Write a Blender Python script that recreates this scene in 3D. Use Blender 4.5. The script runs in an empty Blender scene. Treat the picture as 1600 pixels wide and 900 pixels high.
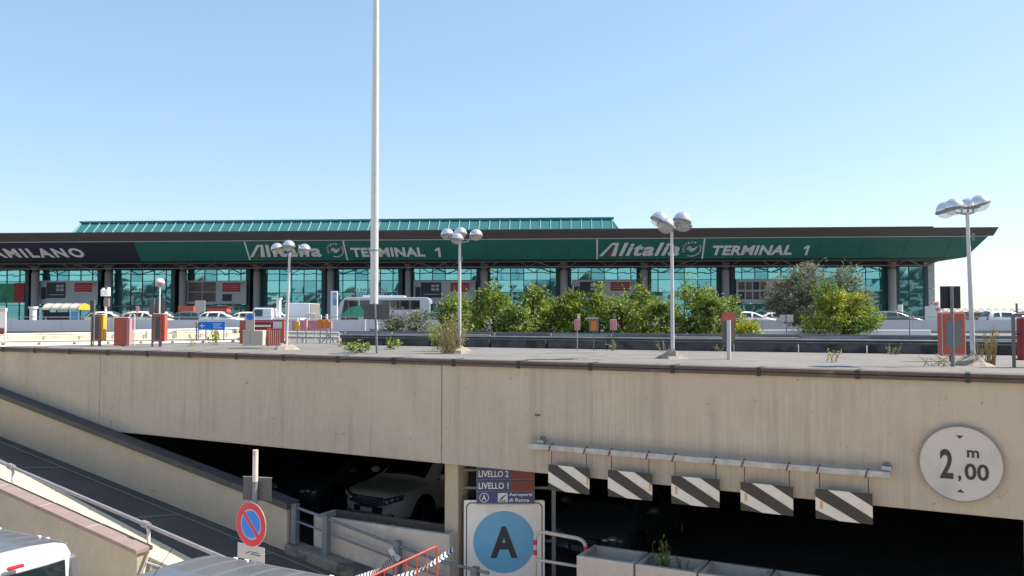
import bpy, math, random
from mathutils import Vector, Matrix
random.seed(7)
SC = bpy.context.scene
COL = SC.collection
PI = math.pi
R = math.radians

# ------------------------------------------------------------------ camera, sky, sun, exposure
EYE = 4.8
PITCH = math.atan(47 / 1300)
cam_d = bpy.data.cameras.new('camera')
cam_d.lens = 29.25
cam_d.sensor_width = 36
cam_d.clip_end = 6000
cam = bpy.data.objects.new('camera', cam_d)
COL.objects.link(cam)
cam.location = (0, 0, EYE)
cam.rotation_euler = (PI / 2 + PITCH, 0, 0)
SC.camera = cam

SUN_AZ = math.atan2(.985, .17)      # clockwise from +Y
SUN_EL = R(48)
wd = bpy.data.worlds.new('World')
SC.world = wd
wd.use_nodes = True
nt = wd.node_tree
nt.nodes.clear()
so = nt.nodes.new('ShaderNodeOutputWorld')
sb = nt.nodes.new('ShaderNodeBackground')
st = nt.nodes.new('ShaderNodeTexSky')
st.sky_type = 'NISHITA'
st.sun_disc = False
st.sun_elevation = SUN_EL
st.sun_rotation = SUN_AZ
st.air_density = 1.0
st.dust_density = 0.7
st.ozone_density = 2.0
sb.inputs[1].default_value = 0.14
wb = nt.nodes.new('ShaderNodeMix'); wb.data_type = 'RGBA'; wb.blend_type = 'MULTIPLY'; wb.inputs[0].default_value = 1
wb.inputs[7].default_value = (1.0, .91, .78, 1)
nt.links.new(st.outputs[0], wb.inputs[6]); sm = nt.nodes.new('ShaderNodeMix'); sm.data_type = 'RGBA'; sm.blend_type = 'MIX'; sm.inputs[0].default_value = .42
sm.inputs[7].default_value = (1.50, 2.62, 4.2, 1)      # even high haze that flattens the gradient
nt.links.new(wb.outputs[2], sm.inputs[6]); nt.links.new(sm.outputs[2], sb.inputs[0])
nt.links.new(sb.outputs[0], so.inputs[0])
sl = bpy.data.lights.new('sun', 'SUN')
sl.energy = 4.6
sl.angle = R(.5)
sl.color = (1, .93, .80)
sun = bpy.data.objects.new('sun', sl)
COL.objects.link(sun)
sdir = Vector((math.sin(SUN_AZ) * math.cos(SUN_EL), math.cos(SUN_AZ) * math.cos(SUN_EL), math.sin(SUN_EL)))
sun.rotation_euler = sdir.to_track_quat('Z', 'Y').to_euler()
sun.location = sdir * 100
SC.view_settings.view_transform = 'Standard'
SC.view_settings.look = 'None'
SC.view_settings.gamma = 1
SC.view_settings.exposure = 0.85

# ------------------------------------------------------------------ survey helpers (photo measurements -> metres)
_c, _s = math.cos(PITCH), math.sin(PITCH)
def ray(px, py):
    x = (px - 800) / 1300; y = -(py - 450) / 1300
    return x, _c - y * _s, _s + y * _c
def P(px, py, Y):
    r = ray(px, py); k = Y / r[1]
    return Vector((r[0] * k, Y, EYE + r[2] * k))
def PZ(px, py, z):
    r = ray(px, py); k = (z - EYE) / r[2]
    return Vector((r[0] * k, r[1] * k, z))
P0 = PZ(690, 563, 4.1)
_r = ray(-1644, 501); _n = math.hypot(_r[0], _r[1])
D = Vector((-_r[0] / _n, -_r[1] / _n, 0))      # along the garage wall, towards the right and near
N = Vector((D.y, -D.x, 0))                      # out of the wall, towards the camera
WANG = math.atan2(D.y, D.x)
UP = Vector((0, 0, 1))
def W(s, w, z):
    p = P0 + D * s + N * w
    return Vector((p.x, p.y, z))
def PW(px, py, w=0):
    r = Vector(ray(px, py)); k = (w + P0.x * N.x + P0.y * N.y) / (r.x * N.x + r.y * N.y)
    q = Vector((r.x * k, r.y * k, EYE + r.z * k))
    return (Vector((q.x, q.y, 0)) - Vector((P0.x, P0.y, 0))).dot(D), q.z
def PS(px, w=0):
    return PW(px, 600, w)[0]

# ------------------------------------------------------------------ materials
MATS = {}
def mat(name, col, rough=.6, metal=0., var=0., vscale=3., bump=0., bscale=30., coat=0., spec=.5, streak=0., spots=0., trans=0., island=None, stretch=(1, 1, 1), dirt=None, crack=0.):
    if name in MATS: return MATS[name]
    m = bpy.data.materials.new(name); m.use_nodes = True
    t = m.node_tree; n = t.nodes; L = t.links
    b = n['Principled BSDF']
    b.inputs['Base Color'].default_value = (*col, 1)
    b.inputs['Roughness'].default_value = rough
    b.inputs['Metallic'].default_value = metal
    b.inputs['Specular IOR Level'].default_value = spec
    if coat: b.inputs['Coat Weight'].default_value = coat; b.inputs['Coat Roughness'].default_value = .04
    if trans: b.inputs['Transmission Weight'].default_value = trans
    tc = n.new('ShaderNodeTexCoord'); mp = n.new('ShaderNodeMapping')
    L.new(tc.outputs['Object'], mp.inputs[0]); mp.inputs['Scale'].default_value = stretch
    cur = None
    def mixin(fac_sock, color, blend='MIX'):
        nonlocal cur
        x = n.new('ShaderNodeMix'); x.data_type = 'RGBA'; x.blend_type = blend
        if cur is None: x.inputs[6].default_value = (*col, 1)
        else: L.new(cur, x.inputs[6])
        x.inputs[7].default_value = (*color, 1)
        L.new(fac_sock, x.inputs[0]); cur = x.outputs[2]
    def noise(scale, detail, lo, hi, vec=None, amt=1.):
        z = n.new('ShaderNodeTexNoise'); z.inputs['Scale'].default_value = scale; z.inputs['Detail'].default_value = detail
        L.new(vec or mp.outputs[0], z.inputs['Vector'])
        r = n.new('ShaderNodeMapRange'); r.inputs[1].default_value = lo; r.inputs[2].default_value = hi; r.inputs[4].default_value = amt
        L.new(z.outputs[0], r.inputs[0]); return r.outputs[0], z.outputs[0]
    if island:
        g = n.new('ShaderNodeNewGeometry'); cr = n.new('ShaderNodeValToRGB')
        els = cr.color_ramp.elements
        els[0].color = (*island[0], 1); els[1].color = (*island[-1], 1)
        for k, c in enumerate(island[1:-1]):
            e = els.new((k + 1) / (len(island) - 1)); e.color = (*c, 1)
        L.new(g.outputs['Random Per Island'], cr.inputs[0]); cur = cr.outputs[0]
    if var:
        f, _ = noise(vscale, 6, .3, .7, amt=1.)
        mixin(f, tuple(c * (1 - var) for c in col))
        f, _ = noise(vscale * 6.3, 4, .45, .8, amt=.6)
        mixin(f, tuple(min(1, c * (1 + var * .6)) for c in col))
    if streak:      # dribbles running down
        m2 = n.new('ShaderNodeMapping'); L.new(tc.outputs['Object'], m2.inputs[0])
        m2.inputs['Rotation'].default_value = (0, 0, -WANG); m2.inputs['Scale'].default_value = (1, 1, .045)
        big, _ = noise(.55, 3, .38, .66, None, 1.)
        def uneven(f):
            q = n.new('ShaderNodeMath'); q.operation = 'MULTIPLY'; L.new(f, q.inputs[0]); L.new(big, q.inputs[1]); return q.outputs[0]
        f, _ = noise(5, 5, .5, .8, m2.outputs[0], streak); f = uneven(f)
        mixin(f, tuple(c * .45 for c in col))
        f, _ = noise(26, 4, .42, .75, m2.outputs[0], streak * .7); f = uneven(f)
        mixin(f, tuple(c * .62 for c in col))
        f, _ = noise(15, 3, .56, .8, m2.outputs[0], streak * .45)
        mixin(f, tuple(min(1, c * 1.35) for c in col))
    if spots:
        f, _ = noise(spots, 3, .70, .78, amt=.75)
        mixin(f, tuple(c * .25 for c in col))
        f, _ = noise(spots * .45, 3, .70, .76, amt=.6)
        mixin(f, tuple(c * .35 for c in col))
    if dirt:
        f, _ = noise(dirt[0], 8, dirt[1], dirt[2], amt=.85)
        mixin(f, dirt[3])
    if crack:
        v = n.new('ShaderNodeTexVoronoi'); v.feature = 'DISTANCE_TO_EDGE'; v.inputs['Scale'].default_value = crack
        nz = n.new('ShaderNodeTexNoise'); nz.inputs['Scale'].default_value = 1.3; nz.inputs['Detail'].default_value = 5
        va = n.new('ShaderNodeVectorMath'); va.operation = 'MULTIPLY_ADD'; L.new(mp.outputs[0], nz.inputs['Vector']); L.new(nz.outputs['Color'], va.inputs[0]); va.inputs[1].default_value = (1.6, 1.6, 0); L.new(mp.outputs[0], va.inputs[2])
        L.new(va.outputs[0], v.inputs['Vector']); r = n.new('ShaderNodeMapRange'); r.inputs[1].default_value = .0; r.inputs[2].default_value = .012; r.inputs[3].default_value = .7; r.inputs[4].default_value = 0
        L.new(v.outputs['Distance'], r.inputs[0]); mixin(r.outputs[0], tuple(c * .4 for c in col))
    if cur: L.new(cur, b.inputs['Base Color'])
    if bump:
        _, h = noise(bscale, 6, 0, 1)
        bp = n.new('ShaderNodeBump'); bp.inputs['Strength'].default_value = bump; bp.inputs['Distance'].default_value = .02
        L.new(h, bp.inputs['Height']); L.new(bp.outputs[0], b.inputs['Normal'])
    MATS[name] = m
    return m

M = dict(
    wall=mat('board_marked_concrete', (.475, .40, .318), .9, var=.10, vscale=.9, streak=.62, spots=22, bump=.5, bscale=22),
    wall2=mat('cream_rendered_concrete', (.52, .42, .30), .88, var=.13, vscale=1.3, streak=.18, spots=14, bump=.25, bscale=20),
    conc=mat('grey_concrete', (.36, .34, .31), .9, var=.25, vscale=2.5, bump=.5, bscale=18, dirt=(1.6, .5, .68, (.13, .115, .095))),
    conc2=mat('ramp_wall_concrete', (.42, .375, .30), .9, var=.15, vscale=2.5, streak=.3, bump=.4, bscale=18),
    concw=mat('pale_concrete', (.60, .51, .43), .85, var=.16, vscale=3, bump=.3, bscale=25, dirt=(1.2, .58, .75, (.25, .21, .17))),
    gblock=mat('dark_stained_guardrail_block', (.13, .12, .115), .92, var=.4, vscale=2, bump=.4, dirt=(1.5, .5, .6, (.04, .037, .035))),
    concb=mat('brown_dirty_concrete', (.24, .20, .165), .92, var=.35, vscale=3, bump=.5, bscale=18, dirt=(3, .5, .62, (.07, .06, .05))),
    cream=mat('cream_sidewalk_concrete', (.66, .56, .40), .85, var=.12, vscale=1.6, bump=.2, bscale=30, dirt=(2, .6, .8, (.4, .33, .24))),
    dcoping=mat('brown_metal_coping', (.095, .068, .056), .6, var=.3, vscale=5, dirt=(4, .62, .8, (.2, .16, .13))),
    gcap=mat('dark_slate_coping', (.085, .078, .070), .7, var=.3, vscale=4),
    pcap=mat('reddish_brown_coping', (.27, .20, .185), .75, var=.15, vscale=4),
    asph=mat('asphalt', (.092, .082, .072), .93, var=.25, vscale=.7, bump=.6, bscale=90, dirt=(.5, .52, .8, (.04, .037, .034))),
    palep=mat('pale_sunlit_pavement', (.70, .65, .56), .9, var=.12, vscale=.5, bump=.2, bscale=20),
    yard=mat('warm_bounce_yard', (.62, .50, .36), .95, var=.12, vscale=.5),  # mostly unseen ground, coloured pale and warm to bounce fill onto shaded walls
    deck=mat('sunbleached_road_asphalt', (.20, .185, .172), .92, var=.16, vscale=.35, bump=.4, bscale=60, dirt=(.9, .55, .75, (.12, .112, .105)), crack=.22),
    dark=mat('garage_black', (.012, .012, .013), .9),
    gfloor=mat('garage_floor', (.2, .18, .16), .7, var=.4, vscale=.6),
    white=mat('road_paint', (.7, .7, .66), .8, var=.3, vscale=8),
    galv=mat('galvanised_steel', (.42, .43, .44), .5, .55, var=.35, vscale=9, bump=.1),
    galvd=mat('dull_grey_steel', (.22, .235, .25), .6, .3, var=.25, vscale=7),
    railg=mat('lilac_grey_handrail', (.34, .31, .325), .45, .2, var=.2, vscale=6),
    wbeam=mat('weathered_guardrail_steel', (.21, .21, .215), .55, .35, var=.35, vscale=2.2),
    wbeamw=mat('whitened_guardrail_steel', (.72, .69, .63), .55, .1, var=.15, vscale=3),
    pole=mat('painted_grey_pole', (.60, .58, .57), .45, .12, var=.12, vscale=4),
    pinkpole=mat('pink_white_paint_and_sunlit_pole', (.72, .62, .58), .5, var=.15, vscale=9, dirt=(9, .62, .7, (.35, .12, .08))),
    chrome=mat('polished_lamp_metal', (.80, .76, .77), .27, .72, var=.15, vscale=9),
    black=mat('black_paint', (.018, .018, .02), .55, var=.2, vscale=6),
    signw=mat('white_sign_face', (.50, .47, .445), .5, var=.06, vscale=2, dirt=(2.5, .56, .8, (.36, .33, .30))),
    panelw=mat('white_panel_face', (.84, .78, .72), .5, var=.05, vscale=2, dirt=(1.4, .56, .8, (.6, .54, .48))),
    signb=mat('sign_black', (.02, .02, .024), .5),
    skyb=mat('light_blue_sign_face', (.13, .40, .62), .45, var=.06, vscale=3),
    navy=mat('dark_blue_sign_face', (.03, .05, .17), .4, var=.1, vscale=5),
    maroon=mat('maroon_sign_face', (.21, .028, .03), .45, var=.2, vscale=6),
    blue=mat('road_sign_blue', (.0, .19, .68), .35, spec=.4),
    red=mat('road_sign_red', (.62, .008, .03), .35),
    rred=mat('orange_red_painted_steel', (.48, .05, .03), .5, var=.15, vscale=12),
    cab=mat('faded_red_cabinet_paint', (.55, .115, .07), .5, var=.18, vscale=5),
    cabd=mat('dark_red_cabinet_paint', (.30, .02, .03), .5, var=.15, vscale=5),
    yellow=mat('yellow_plastic', (.75, .42, .03), .5, var=.1),
    orange=mat('orange_plastic', (.72, .20, .02), .5, var=.1),
    pink=mat('faded_pink_paint', (.62, .27, .28), .6, var=.15),
    brownp=mat('brown_painted_sheet', (.20, .155, .135), .7, var=.2, vscale=5),
    dgrey=mat('dark_grey_sign_back', (.105, .10, .098), .6, var=.12, vscale=8),
    mgrey=mat('mid_grey_sheet', (.22, .21, .2), .6, var=.12, vscale=8),
    rust=mat('rusty_iron', (.20, .07, .03), .9, var=.3, vscale=20),
    stripew=mat('cream_reflective_stripe', (.66, .62, .55), .5, var=.08, vscale=5, dirt=(3, .6, .8, (.5, .4, .25))),
    stripek=mat('charcoal_board_stripe', (.03, .028, .026), .5, var=.2, vscale=7),
    ochre=mat('ochre_rust_streak', (.55, .33, .12), .8),
    soil=mat('dry_planter_soil', (.17, .12, .085), 1, var=.4, vscale=12, bump=.8),
    stone=mat('rubble_stone', (.38, .31, .26), .95, var=.3, vscale=6, bump=.8, bscale=12),
    bark=mat('bark', (.10, .075, .055), .95, var=.3, vscale=8),
    stem=mat('dry_plant_stem', (.36, .27, .13), .9, var=.2),
    # terminal
    tgreen=mat('green_fascia_sheet', (.016, .135, .105), .5, var=.2, vscale=.35, dirt=(.8, .58, .8, (.03, .12, .10))),
    tnavy=mat('navy_fascia_sheet', (.020, .022, .042), .5, var=.10, vscale=.2),
    tband=mat('brown_grey_roof_edge', (.088, .070, .075), .6, var=.12, vscale=.2),
    letter=mat('pale_grey_lettering', (.62, .60, .60), .6, var=.05),
    lred=mat('dull_red_logo_piece', (.30, .04, .05), .6),
    trim=mat('thin_silver_trim', (.42, .42, .42), .5, .3),
    tcol=mat('grey_facade_column', (.36, .345, .36), .6, var=.08, vscale=.5),
    tdark=mat('dark_teal_frame', (.03, .075, .09), .5),
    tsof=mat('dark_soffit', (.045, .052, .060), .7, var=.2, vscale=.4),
    truss=mat('brown_grey_truss', (.18, .155, .145), .6),
    marble=mat('grey_stone_cladding', (.50, .49, .50), .6, var=.14, vscale=.3),
    tint=mat('shop_interior', (.02, .05, .05), .6, var=.5, vscale=.4),
    banner=mat('pale_grey_banner', (.52, .53, .54), .7, var=.06, vscale=.3),
    bdark=mat('banner_charcoal_print', (.055, .065, .08), .7, var=.3, vscale=.8),
    bred=mat('banner_red_print', (.42, .05, .055), .7),
    bphoto=mat('banner_portrait_print', (.22, .16, .15), .7, var=.7, vscale=.7),
    parap=mat('blue_grey_parapet_paint', (.58, .57, .60), .7, var=.1, vscale=.15),
    parapb=mat('beige_parapet_foot', (.42, .36, .31), .85, var=.15, vscale=.3),
    # vehicles
    silver=mat('warm_silver_car_paint', (.82, .69, .53), .3, .0, coat=.6),
    darkcar=mat('dark_grey_car_paint', (.08, .085, .08), .28, .2, coat=.8),
    vanw=mat('white_van_paint', (.78, .78, .80), .3, coat=.6, var=.04, vscale=3),
    vanr=mat('dusty_silver_roof_paint', (.125, .13, .145), .36, .2, coat=.5, var=.14, vscale=2.2),
    rubber=mat('rubber', (.022, .022, .023), .8),
    trimk=mat('grey_plastic_trim', (.10, .10, .115), .55),
    glass=mat('dark_vehicle_glass', (.012, .02, .02), .04, 0, spec=.8, coat=.4),
    rim=mat('alloy_rim', (.14, .14, .14), .35, .8),
    lamp=mat('clear_headlamp_lens', (.75, .75, .75), .08, .6, coat=1, var=.5, vscale=25),
    tail=mat('red_lamp_lens', (.55, .01, .02), .15, coat=.6),
    busw=mat('silver_white_bus_paint', (.50, .53, .57), .35, .1, coat=.4),
    whitep=mat('matt_white_paint', (.74, .73, .72), .6, var=.05),
    bluep=mat('shelter_blue_panel', (.12, .30, .52), .5),
    fgreen=mat('green_poster_print', (.06, .40, .22), .6, var=.5, vscale=.5),
)
def leafmat(name, cols, alt, scale=1.1):
    m = mat(name, cols[1], .5, island=cols); n = m.node_tree; b = n.nodes['Principled BSDF']; o = n.nodes['Material Output']
    first = b.inputs['Base Color'].links[0].from_socket
    g = n.nodes.new('ShaderNodeNewGeometry'); cr = n.nodes.new('ShaderNodeValToRGB'); e = cr.color_ramp.elements
    e[0].color = (*alt[0], 1); e[1].color = (*alt[1], 1); n.links.new(g.outputs['Random Per Island'], cr.inputs[0])
    z = n.nodes.new('ShaderNodeTexNoise'); z.inputs['Scale'].default_value = scale; z.inputs['Detail'].default_value = 2
    tc = n.nodes.new('ShaderNodeTexCoord'); n.links.new(tc.outputs['Object'], z.inputs['Vector'])
    r = n.nodes.new('ShaderNodeMapRange'); r.inputs[1].default_value = .42; r.inputs[2].default_value = .58; n.links.new(z.outputs[0], r.inputs[0])
    x = n.nodes.new('ShaderNodeMix'); x.data_type = 'RGBA'; n.links.new(r.outputs[0], x.inputs[0]); n.links.new(first, x.inputs[6]); n.links.new(cr.outputs[0], x.inputs[7])
    n.links.new(x.outputs[2], b.inputs['Base Color'])
    tr = n.nodes.new('ShaderNodeBsdfTranslucent'); mx = n.nodes.new('ShaderNodeMixShader'); mx.inputs[0].default_value = .42
    n.links.new(x.outputs[2], tr.inputs[0])
    n.links.new(b.outputs[0], mx.inputs[1]); n.links.new(tr.outputs[0], mx.inputs[2]); n.links.new(mx.outputs[0], o.inputs[0])
    M[name] = m
leafmat('lf_bright', [(0.088, 0.153, 0.016), (0.211, 0.291, 0.026), (0.333, 0.399, 0.039), (0.527, 0.522, 0.065)], [(0.070, 0.131, 0.019), (0.158, 0.230, 0.026)])
leafmat('lf_dark', [(0.053, 0.107, 0.019), (0.105, 0.184, 0.029), (0.176, 0.261, 0.039), (0.333, 0.368, 0.078)], [(0.140, 0.199, 0.026), (0.351, 0.414, 0.065)])
leafmat('lf_grey', [(0.130, 0.156, 0.091), (0.208, 0.227, 0.143), (0.273, 0.273, 0.169), (0.338, 0.312, 0.195)], [(0.091, 0.130, 0.078), (0.182, 0.221, 0.130)])
leafmat('lf_yellow', [(0.130, 0.221, 0.019), (0.286, 0.351, 0.026), (0.468, 0.442, 0.039), (0.585, 0.390, 0.039)], [(0.182, 0.260, 0.026), (0.390, 0.429, 0.052)])
leafmat('lf_autumn', [(.12, .21, .02), (.26, .34, .03), (.44, .44, .04), (.55, .38, .04)], [(.06, .14, .02), (.18, .27, .04)], .8)
leafmat('lf_dry', [(0.260, 0.260, 0.078), (0.429, 0.351, 0.130), (0.546, 0.429, 0.195)], [(0.260, 0.234, 0.104), (0.390, 0.338, 0.130)])
def glass_facade():
    m = bpy.data.materials.new('teal_reflective_glazing'); m.use_nodes = True
    t = m.node_tree; n = t.nodes; L = t.links; b = n['Principled BSDF']
    tc = n.new('ShaderNodeTexCoord')
    g = n.new('ShaderNodeNewGeometry')
    cr = n.new('ShaderNodeValToRGB'); e = cr.color_ramp.elements
    e[0].color = (.12, .36, .40, 1); e[1].color = (.25, .60, .62, 1)
    L.new(g.outputs['Random Per Island'], cr.inputs[0]); L.new(cr.outputs[0], b.inputs['Base Color'])
    b.inputs['Metallic'].default_value = .85; b.inputs['Roughness'].default_value = .03
    z = n.new('ShaderNodeTexNoise'); z.inputs['Scale'].default_value = .22; z.inputs['Detail'].default_value = 1.5
    L.new(tc.outputs['Object'], z.inputs['Vector'])
    bp = n.new('ShaderNodeBump'); bp.inputs['Strength'].default_value = .12; bp.inputs['Distance'].default_value = .30
    L.new(z.outputs[0], bp.inputs['Height']); L.new(bp.outputs[0], b.inputs['Normal'])
    return m
M['tglass'] = glass_facade()
M['rglass'] = mat('skylight_glazing', (.045, .19, .19), .3, .1, var=.12, vscale=.2)
M['rbar'] = mat('pale_skylight_bar', (.26, .44, .42), .5)
def clear(name, tint, fac):
    m = bpy.data.materials.new(name); m.use_nodes = True
    n = m.node_tree.nodes; L = m.node_tree.links
    t = n.new('ShaderNodeBsdfTransparent'); g = n['Principled BSDF']; g.inputs['Base Color'].default_value = (*tint, 1); g.inputs['Roughness'].default_value = .05
    x = n.new('ShaderNodeMixShader'); x.inputs[0].default_value = fac
    L.new(t.outputs[0], x.inputs[1]); L.new(g.outputs[0], x.inputs[2]); L.new(x.outputs[0], n['Material Output'].inputs[0])
    return m
M['bowl'] = clear('clear_lamp_bowl', (.7, .7, .72), .35)
M['shelterglass'] = clear('smoky_shelter_glazing', (.25, .26, .26), .55)
M['tape_w'] = mat('hazard_tape_white', (.75, .74, .78), .5)
M['tape_k'] = mat('hazard_tape_dark', (.05, .05, .12), .5)

# ------------------------------------------------------------------ mesh builder
WL = {}
class MB:
    def __init__(s): s.v = []; s.f = []
    def add(s, vs, fs):
        k = len(s.v); s.v += [Vector(p) for p in vs]; s.f += [tuple(i + k for i in f) for f in fs]; return s
    def ob(s, o, a, b, c):          # box from a corner and three edge vectors
        o, a, b, c = Vector(o), Vector(a), Vector(b), Vector(c)
        vs = [o, o + a, o + a + b, o + b, o + c, o + a + c, o + a + b + c, o + b + c]
        fs = [(0, 3, 2, 1), (4, 5, 6, 7), (0, 1, 5, 4), (1, 2, 6, 5), (2, 3, 7, 6), (3, 0, 4, 7)]
        if a.cross(b).dot(c) < 0: fs = [f[::-1] for f in fs]
        return s.add(vs, fs)
    def box(s, c, d, rz=0):
        m = Matrix.Rotation(rz, 3, 'Z'); c = Vector(c)
        a, b, e = m @ Vector((d[0], 0, 0)), m @ Vector((0, d[1], 0)), Vector((0, 0, d[2]))
        return s.ob(c - a / 2 - b / 2 - e / 2, a, b, e)
    def wbox(s, s0, s1, w0, w1, z0, z1):        # box in wall coordinates
        return s.ob(W(s0, w0, z0), D * (s1 - s0), N * (w1 - w0), UP * (z1 - z0))
    def hexa(s, p):                 # 8 points, bottom loop then top loop
        return s.add(p, [(0, 3, 2, 1), (4, 5, 6, 7), (0, 1, 5, 4), (1, 2, 6, 5), (2, 3, 7, 6), (3, 0, 4, 7)])
    def tube(s, pts, r, n=8, cap=True):
        pts = [Vector(p) for p in pts]; rs = r if isinstance(r, (list, tuple)) else [r] * len(pts)
        k = len(s.v); prev = None
        for i, p in enumerate(pts):
            d = (pts[min(i + 1, len(pts) - 1)] - pts[max(i - 1, 0)]).normalized()
            if prev is None: u = d.orthogonal().normalized()
            else: u = (prev - d * prev.dot(d)).normalized()
            prev = u; w = d.cross(u)
            for j in range(n):
                a = 2 * PI * j / n; s.v.append(p + (u * math.cos(a) + w * math.sin(a)) * rs[i])
        for i in range(len(pts) - 1):
            for j in range(n):
                a = k + i * n + j; b = k + i * n + (j + 1) % n
                s.f.append((a, b, b + n, a + n))
        if cap:
            s.f.append(tuple(k + j for j in range(n))[::-1]); s.f.append(tuple(k + (len(pts) - 1) * n + j for j in range(n)))
        return s
    def lathe(s, prof, o=(0, 0, 0), axis=UP, n=20):     # prof: (radius, height)
        o = Vector(o); q = UP.rotation_difference(Vector(axis).normalized()); k = len(s.v)
        for r, h in prof:
            for j in range(n):
                a = 2 * PI * j / n; s.v.append(o + q @ Vector((r * math.cos(a), r * math.sin(a), h)))
        for i in range(len(prof) - 1):
            for j in range(n):
                a = k + i * n + j; b = k + i * n + (j + 1) % n; s.f.append((a, b, b + n, a + n))
        return s
    def ball(s, o, r, sq=1., n=14, m=8, a0=0., a1=PI, axis=UP):
        return s.lathe([(max(1e-4, r * math.sin(a0 + (a1 - a0) * i / m)), -r * sq * math.cos(a0 + (a1 - a0) * i / m)) for i in range(m + 1)], o, axis, n)
    def prism(s, pts, fn, t):       # 2D outline -> fn(x, y, depth)
        k = len(s.v); n = len(pts)
        for d in (0, t):
            for x, y in pts: s.v.append(Vector(fn(x, y, d)))
        s.f.append(tuple(range(k, k + n))[::-1]); s.f.append(tuple(range(k + n, k + 2 * n)))
        for i in range(n): j = (i + 1) % n; s.f.append((k + i, k + j, k + n + j, k + n + i))
        return s
    def leaf(s, p, size, d=None):
        d = d or Vector((random.gauss(0, 1), random.gauss(0, 1), random.gauss(0, 1))).normalized()
        u = d.orthogonal().normalized(); u.rotate(Matrix.Rotation(random.random() * 6.28, 3, d)); w = d.cross(u)
        a = size * random.uniform(.4, 1.35); k = len(s.v)
        s.v += [p - u * a * .5, p + w * a * .3 + d * a * .12, p + u * a * .5, p - w * a * .3 + d * a * .12]
        s.f.append((k, k + 1, k + 2)); s.f.append((k, k + 2, k + 3))
    def build(s, name, m, parent=None, world=False, smooth=False, bev=0., kind=None, seg=2):
        me = bpy.data.meshes.new(name); off = Vector((0, 0, 0))
        if parent is not None and world: off = WL[parent.name]
        me.from_pydata([tuple(p - off) for p in s.v], [], s.f)
        me.materials.append(M[m] if isinstance(m, str) else m)
        if smooth:
            for p in me.polygons: p.use_smooth = True
            me.set_sharp_from_angle(angle=R(42))
        me.update()
        o = bpy.data.objects.new(name, me); COL.objects.link(o)
        if parent is not None: o.parent = parent; WL[o.name] = WL.get(parent.name, Vector())
        if bev:
            x = o.modifiers.new('bevel', 'BEVEL'); x.width = bev; x.segments = seg; x.limit_method = 'ANGLE'
        if kind: o['kind'] = kind
        return o
def tag(o, label, cat, group=None):
    o['label'] = label; o['category'] = cat
    if group: o['group'] = group
    return o
def thing(name, label, cat, loc=(0, 0, 0), rz=0, group=None, sc=1):
    o = bpy.data.objects.new(name, None); COL.objects.link(o); o.location = loc; o.rotation_euler = (0, 0, rz); o.scale = (sc,) * 3
    o.empty_display_size = .2
    WL[o.name] = Vector(loc)
    return tag(o, label, cat, group)
def dup(root, loc, rz=0, label=None, group=None, sc=1, recolor=None, stretch=None):
    def cp(o, par):
        c = o.copy(); COL.objects.link(c); c.parent = par
        if recolor and c.type == 'MESH' and c.data.materials and c.data.materials[0].name in recolor:
            c.material_slots[0].link = 'OBJECT'; c.material_slots[0].material = M[recolor[c.data.materials[0].name]]
        for ch in list(o.children): cp(ch, c)
        return c
    r = cp(root, None); r.location = loc; r.rotation_euler = (0, 0, rz); r.scale = stretch or (sc,) * 3
    if label: r['label'] = label
    if group: r['group'] = group
    return r
def glyphs(txt, bold=.0, shear=0., space=1.):
    cu = bpy.data.curves.new('t', 'FONT'); cu.body = txt; cu.offset = bold; cu.shear = shear; cu.space_character = space
    cu.extrude = .5; cu.resolution_u = 3
    o = bpy.data.objects.new('t', cu); COL.objects.link(o)
    dg = bpy.context.evaluated_depsgraph_get(); me = bpy.data.meshes.new_from_object(o.evaluated_get(dg))
    vs = [v.co.copy() for v in me.vertices]; fs = [tuple(p.vertices) for p in me.polygons]
    bpy.data.objects.remove(o); bpy.data.curves.remove(cu); bpy.data.meshes.remove(me)
    x0 = min(v.x for v in vs); x1 = max(v.x for v in vs); y0 = min(v.y for v in vs); y1 = max(v.y for v in vs)
    return [((v.x - x0) / (x1 - x0), (v.y - y0) / (y1 - y0), v.z + .5) for v in vs], fs
def text(mb, txt, o, a, b, depth, **k):         # o corner, a width vector, b height vector
    o, a, b = Vector(o), Vector(a), Vector(b); nn = a.cross(b).normalized() * depth
    vs, fs = glyphs(txt, **k)
    return mb.add([o + a * x + b * y + nn * z for x, y, z in vs], fs)
def disc(mb, c, a, b, r, t, n=40, ry=None):     # flat disc in plane (a, b), thickness t along a x b
    c, a, b = Vector(c), Vector(a).normalized(), Vector(b).normalized(); nn = a.cross(b); ry = ry or r
    return mb.prism([(math.cos(2 * PI * i / n) * r, math.sin(2 * PI * i / n) * ry) for i in range(n)], lambda x, y, d: c + a * x + b * y + nn * d, t)
def ringseg(mb, c, a, b, r0, r1, t, a0=0, a1=2 * PI, n=40):
    c, a, b = Vector(c), Vector(a).normalized(), Vector(b).normalized(); nn = a.cross(b) * t
    for i in range(n):
        q = [a0 + (a1 - a0) * i / n, a0 + (a1 - a0) * (i + 1) / n]
        p = [c + (a * math.cos(q[0]) + b * math.sin(q[0])) * r0, c + (a * math.cos(q[0]) + b * math.sin(q[0])) * r1,
             c + (a * math.cos(q[1]) + b * math.sin(q[1])) * r1, c + (a * math.cos(q[1]) + b * math.sin(q[1])) * r0]
        mb.hexa(p + [x + nn for x in p])
    return mb

DECK = 3.9
# ================================================================== SETTING
def sheet(name, pts, m, z=None):
    mb = MB(); mb.add(pts, [tuple(range(len(pts)))]); return mb.build(name, m, kind='structure')
sheet('ground', [(-900, -900, 0), (900, -900, 0), (900, 900, 0), (-900, 900, 0)], 'yard')
# upper road deck: from the garage wall back to the horizon
sheet('road', [W(-900, -.25, DECK), W(900, -.25, DECK), (5200, 5200, DECK), (-5200, 5200, DECK)], 'deck')
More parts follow.
